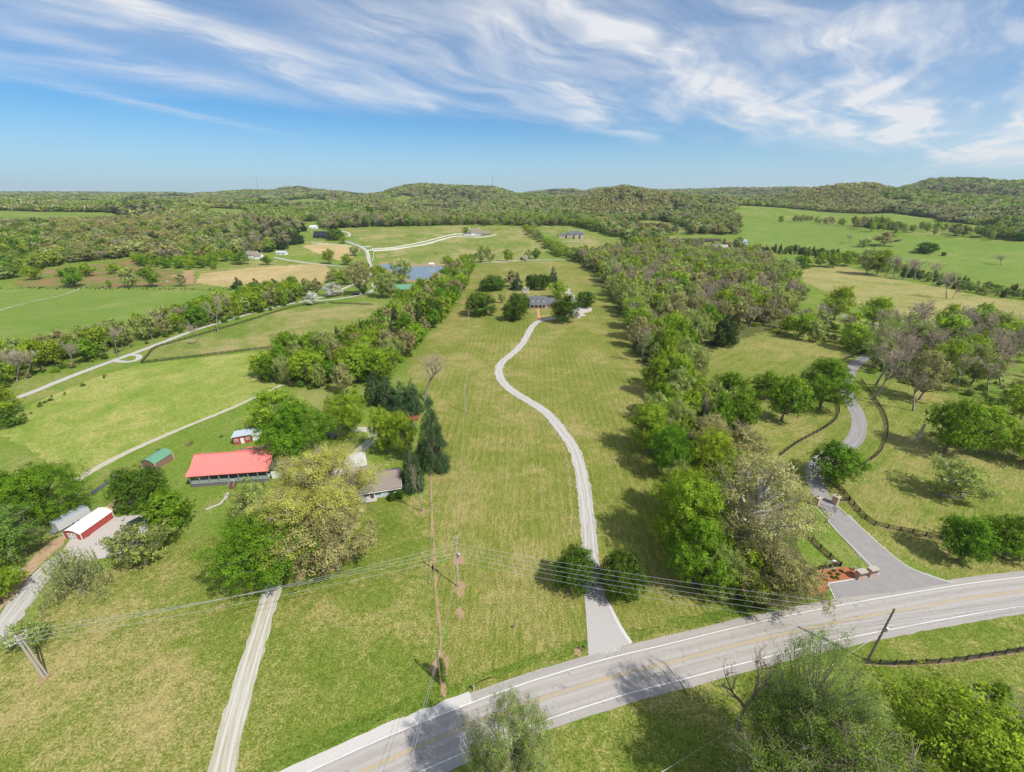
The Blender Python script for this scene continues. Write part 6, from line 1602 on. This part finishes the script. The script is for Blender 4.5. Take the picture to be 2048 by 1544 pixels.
# glades in the far plain
gl = np.sin(X * .0033 + 2) * np.sin(Y * .0021 + 1) + .6 * np.sin(X * .009 - Y * .006)
ok &= ~((gl > .72) & (np.hypot(X, Y) > 1700) & (Z < 70))
for gx_, gy_, ra_, rb_ in ((330, 416, 230, 110), (190, 438, 150, 60), (60, 430, 200, 90), (620, 406, 200, 90), (460, 424, 180, 50), (800, 400, 120, 60), (1560, 428, 200, 120), (1700, 440, 240, 150), (1890, 456, 180, 90), (760, 430, 90, 40)):
    g_ = G(gx_, gy_); rg = math.hypot(g_.x, g_.y); er = (X * g_.x + Y * g_.y) / rg - rg; et = (X * g_.y - Y * g_.x) / rg
    ok &= ~(((er / ra_) ** 2 + (et / rb_) ** 2) < 1 + .35 * np.sin(X * .02) * np.sin(Y * .017))
X, Y, Z, SP, px, py = X[ok], Y[ok], Z[ok], SP[ok], px[ok], py[ok]
n = len(X); rr = np.hypot(X, Y)
f = np.sin(X * .010 + 1.1) + np.sin(Y * .008 + X * .003) + .8 * np.sin(X * .027 + Y * .021) + rs.normal(size=n) * .95
# kind by a slowly varying field: greens in one place, browns and cedars in another
q = (f - f.mean()) / f.std(); kind = np.zeros(n, int)
u = rs.uniform(size=n)
lev = np.clip((q + 1.6) / 3.2, 0, .9999)
tab = np.array([5, 7, 3, 2, 6, 1, 1, 7, 0, 1, 4, 0])     # along the field
kind = tab[(lev * len(tab)).astype(int)]
swap = u < .22; kind[swap] = rs.randint(0, 8, swap.sum())
oakzone = ((px > 100) & (px < 370) & (py > 440) & (py < 530)) | ((px > 1590) & (px < 1760) & (py < 430)) | ((px > 1170) & (px < 1340) & (py > 385) & (py < 430))
z2 = oakzone & (rs.uniform(size=n) < .55); kind[z2] = rs.choice([6, 2, 6], z2.sum())
hs = rs.uniform(10.5, 16.5, n) * np.clip(SP / 11, 1, 1.5); ws = SP * rs.uniform(1.15, 1.9, n)
near = rr < 1200; hs = np.where(near, rs.uniform(10, 19, n), hs); ws = ws * rs.choice([.8, 1.0, 1.25], n)
edge = rs.uniform(size=n)
S = np.stack([ws, ws, hs * .95], 1); P = np.stack([X, Y, Z - .3], 1)
KI = {k: i for i, k in enumerate(MIXK)}; KI.update(dense=4, shrub=7)
nr_ = rr < 1150
P2, S2, k2 = P[nr_], S[nr_], kind[nr_]; P, S, kind = P[~nr_], S[~nr_], kind[~nr_]
P3 = np.array([[*t[2]] for t in REST]); S3 = np.array([[t[4], t[4], t[3]] for t in REST]); k3 = np.array([KI[t[1]] for t in REST])
scatter('hedgerow_woodland', P3, S3, rs.uniform(0, 6.28, len(P3)), k3 * 3 + rs.randint(0, 3, len(P3)), UCOL, 'grey and pale green wood and hedgerows right of and around the mown lawn', 'woodland')
scatter('near_woodland', P2, S2, rs.uniform(0, 6.28, len(P2)), k2 * 3 + rs.randint(0, 3, len(P2)), NCOL, 'mixed brown and green spring woods behind the middle fields', 'woodland')
idx = kind * 2 + rs.randint(0, 2, len(P))
scatter('woodland', P, S, rs.uniform(0, 6.28, len(P)), idx, TCOL, 'mixed spring woodland of green, brown and grey crowns covering the far hills', 'woodland')
print('woodland trees', len(P))

# undergrowth below belts, woods and along hedges
up, us, ui = [], [], []
for (nm, poly, *_r) in REG[:4] + REG[5:8] + [('e1', [(20, 850), (60, 812), (190, 757), (240, 738), (236, 746), (190, 766), (70, 822), (30, 862)]), ('e2', [(250, 935), (330, 892), (470, 862), (540, 840), (540, 848), (470, 872), (340, 900), (262, 945)]),
                                   ('e3', [(-40, 578), (60, 575), (200, 575), (400, 577), (560, 580), (560, 583), (400, 582), (200, 579), (60, 579)]), ('e4', [(1340, 1060), (1400, 1130), (1470, 1190), (1600, 1200), (1560, 1215), (1450, 1210), (1370, 1140)])]:
    Wp = np.array([[G(*p).x, G(*p).y] for p in poly]); lo, hi = Wp.min(0), Wp.max(0); s_ = 3.6; gx, gy = np.meshgrid(np.arange(lo[0], hi[0], s_), np.arange(lo[1], hi[1], s_)); gx = gx.ravel() + rs.uniform(-.5, .5, gx.size) * s_; gy = gy.ravel() + rs.uniform(-.5, .5, gy.size) * s_
    k_ = inpoly(gx, gy, Wp.tolist()) & (rs.uniform(size=gx.size) < (.42 if not nm.startswith('e') else .8)); gx, gy = gx[k_], gy[k_]
    small = .45 if nm in ('e1', 'e2', 'e3') else 1.0
    for x, y in zip(gx, gy):
        h = rs.uniform(1.0, 3.4) * small; up.append((x, y, (float(terrain(x, y)) if math.hypot(x, y) > 480 else 0) - .1)); us.append((h * rs.uniform(1.0, 1.7), h * rs.uniform(1.0, 1.7), h)); ui.append(rs.choice([0, 0, 1, 2]))
# mulch bed shrublets and the corner of the lane
for a, b in [(1660, 1148), (1668, 1143), (1676, 1150), (1683, 1144), (1665, 1156), (1650, 1160), (1674, 1157)]:
    p = G(a, b); up.append(tuple(p)); us.append((1.0, 1.0, .6)); ui.append(0)
scatter('undergrowth', up, us, rs.uniform(0, 6.28, len(up)), ui, SCOL, 'low brush and brambles under the trees and along the hedges', 'undergrowth')
print('undergrowth', len(up))

# ------------------------------------------------------------ haze: a closed box of faintly scattering air round everything
hz = MB().box(-14800, 14800, -14800, 14800, -130, 420).build('haze', None); tag(hz, kind='stuff')
hm = bpy.data.materials.new('air'); hm.use_nodes = True; nt = hm.node_tree; nt.nodes.clear()
pv = node(nt, 'ShaderNodeVolumePrincipled', {'Color': (.84, .93, 1.0), 'Density': .000062, 'Anisotropy': .2})
nt.links.new(pv.outputs[0], node(nt, 'ShaderNodeOutputMaterial').inputs['Volume'])
hm.cycles.homogeneous_volume = True
hz.data.materials.append(hm)
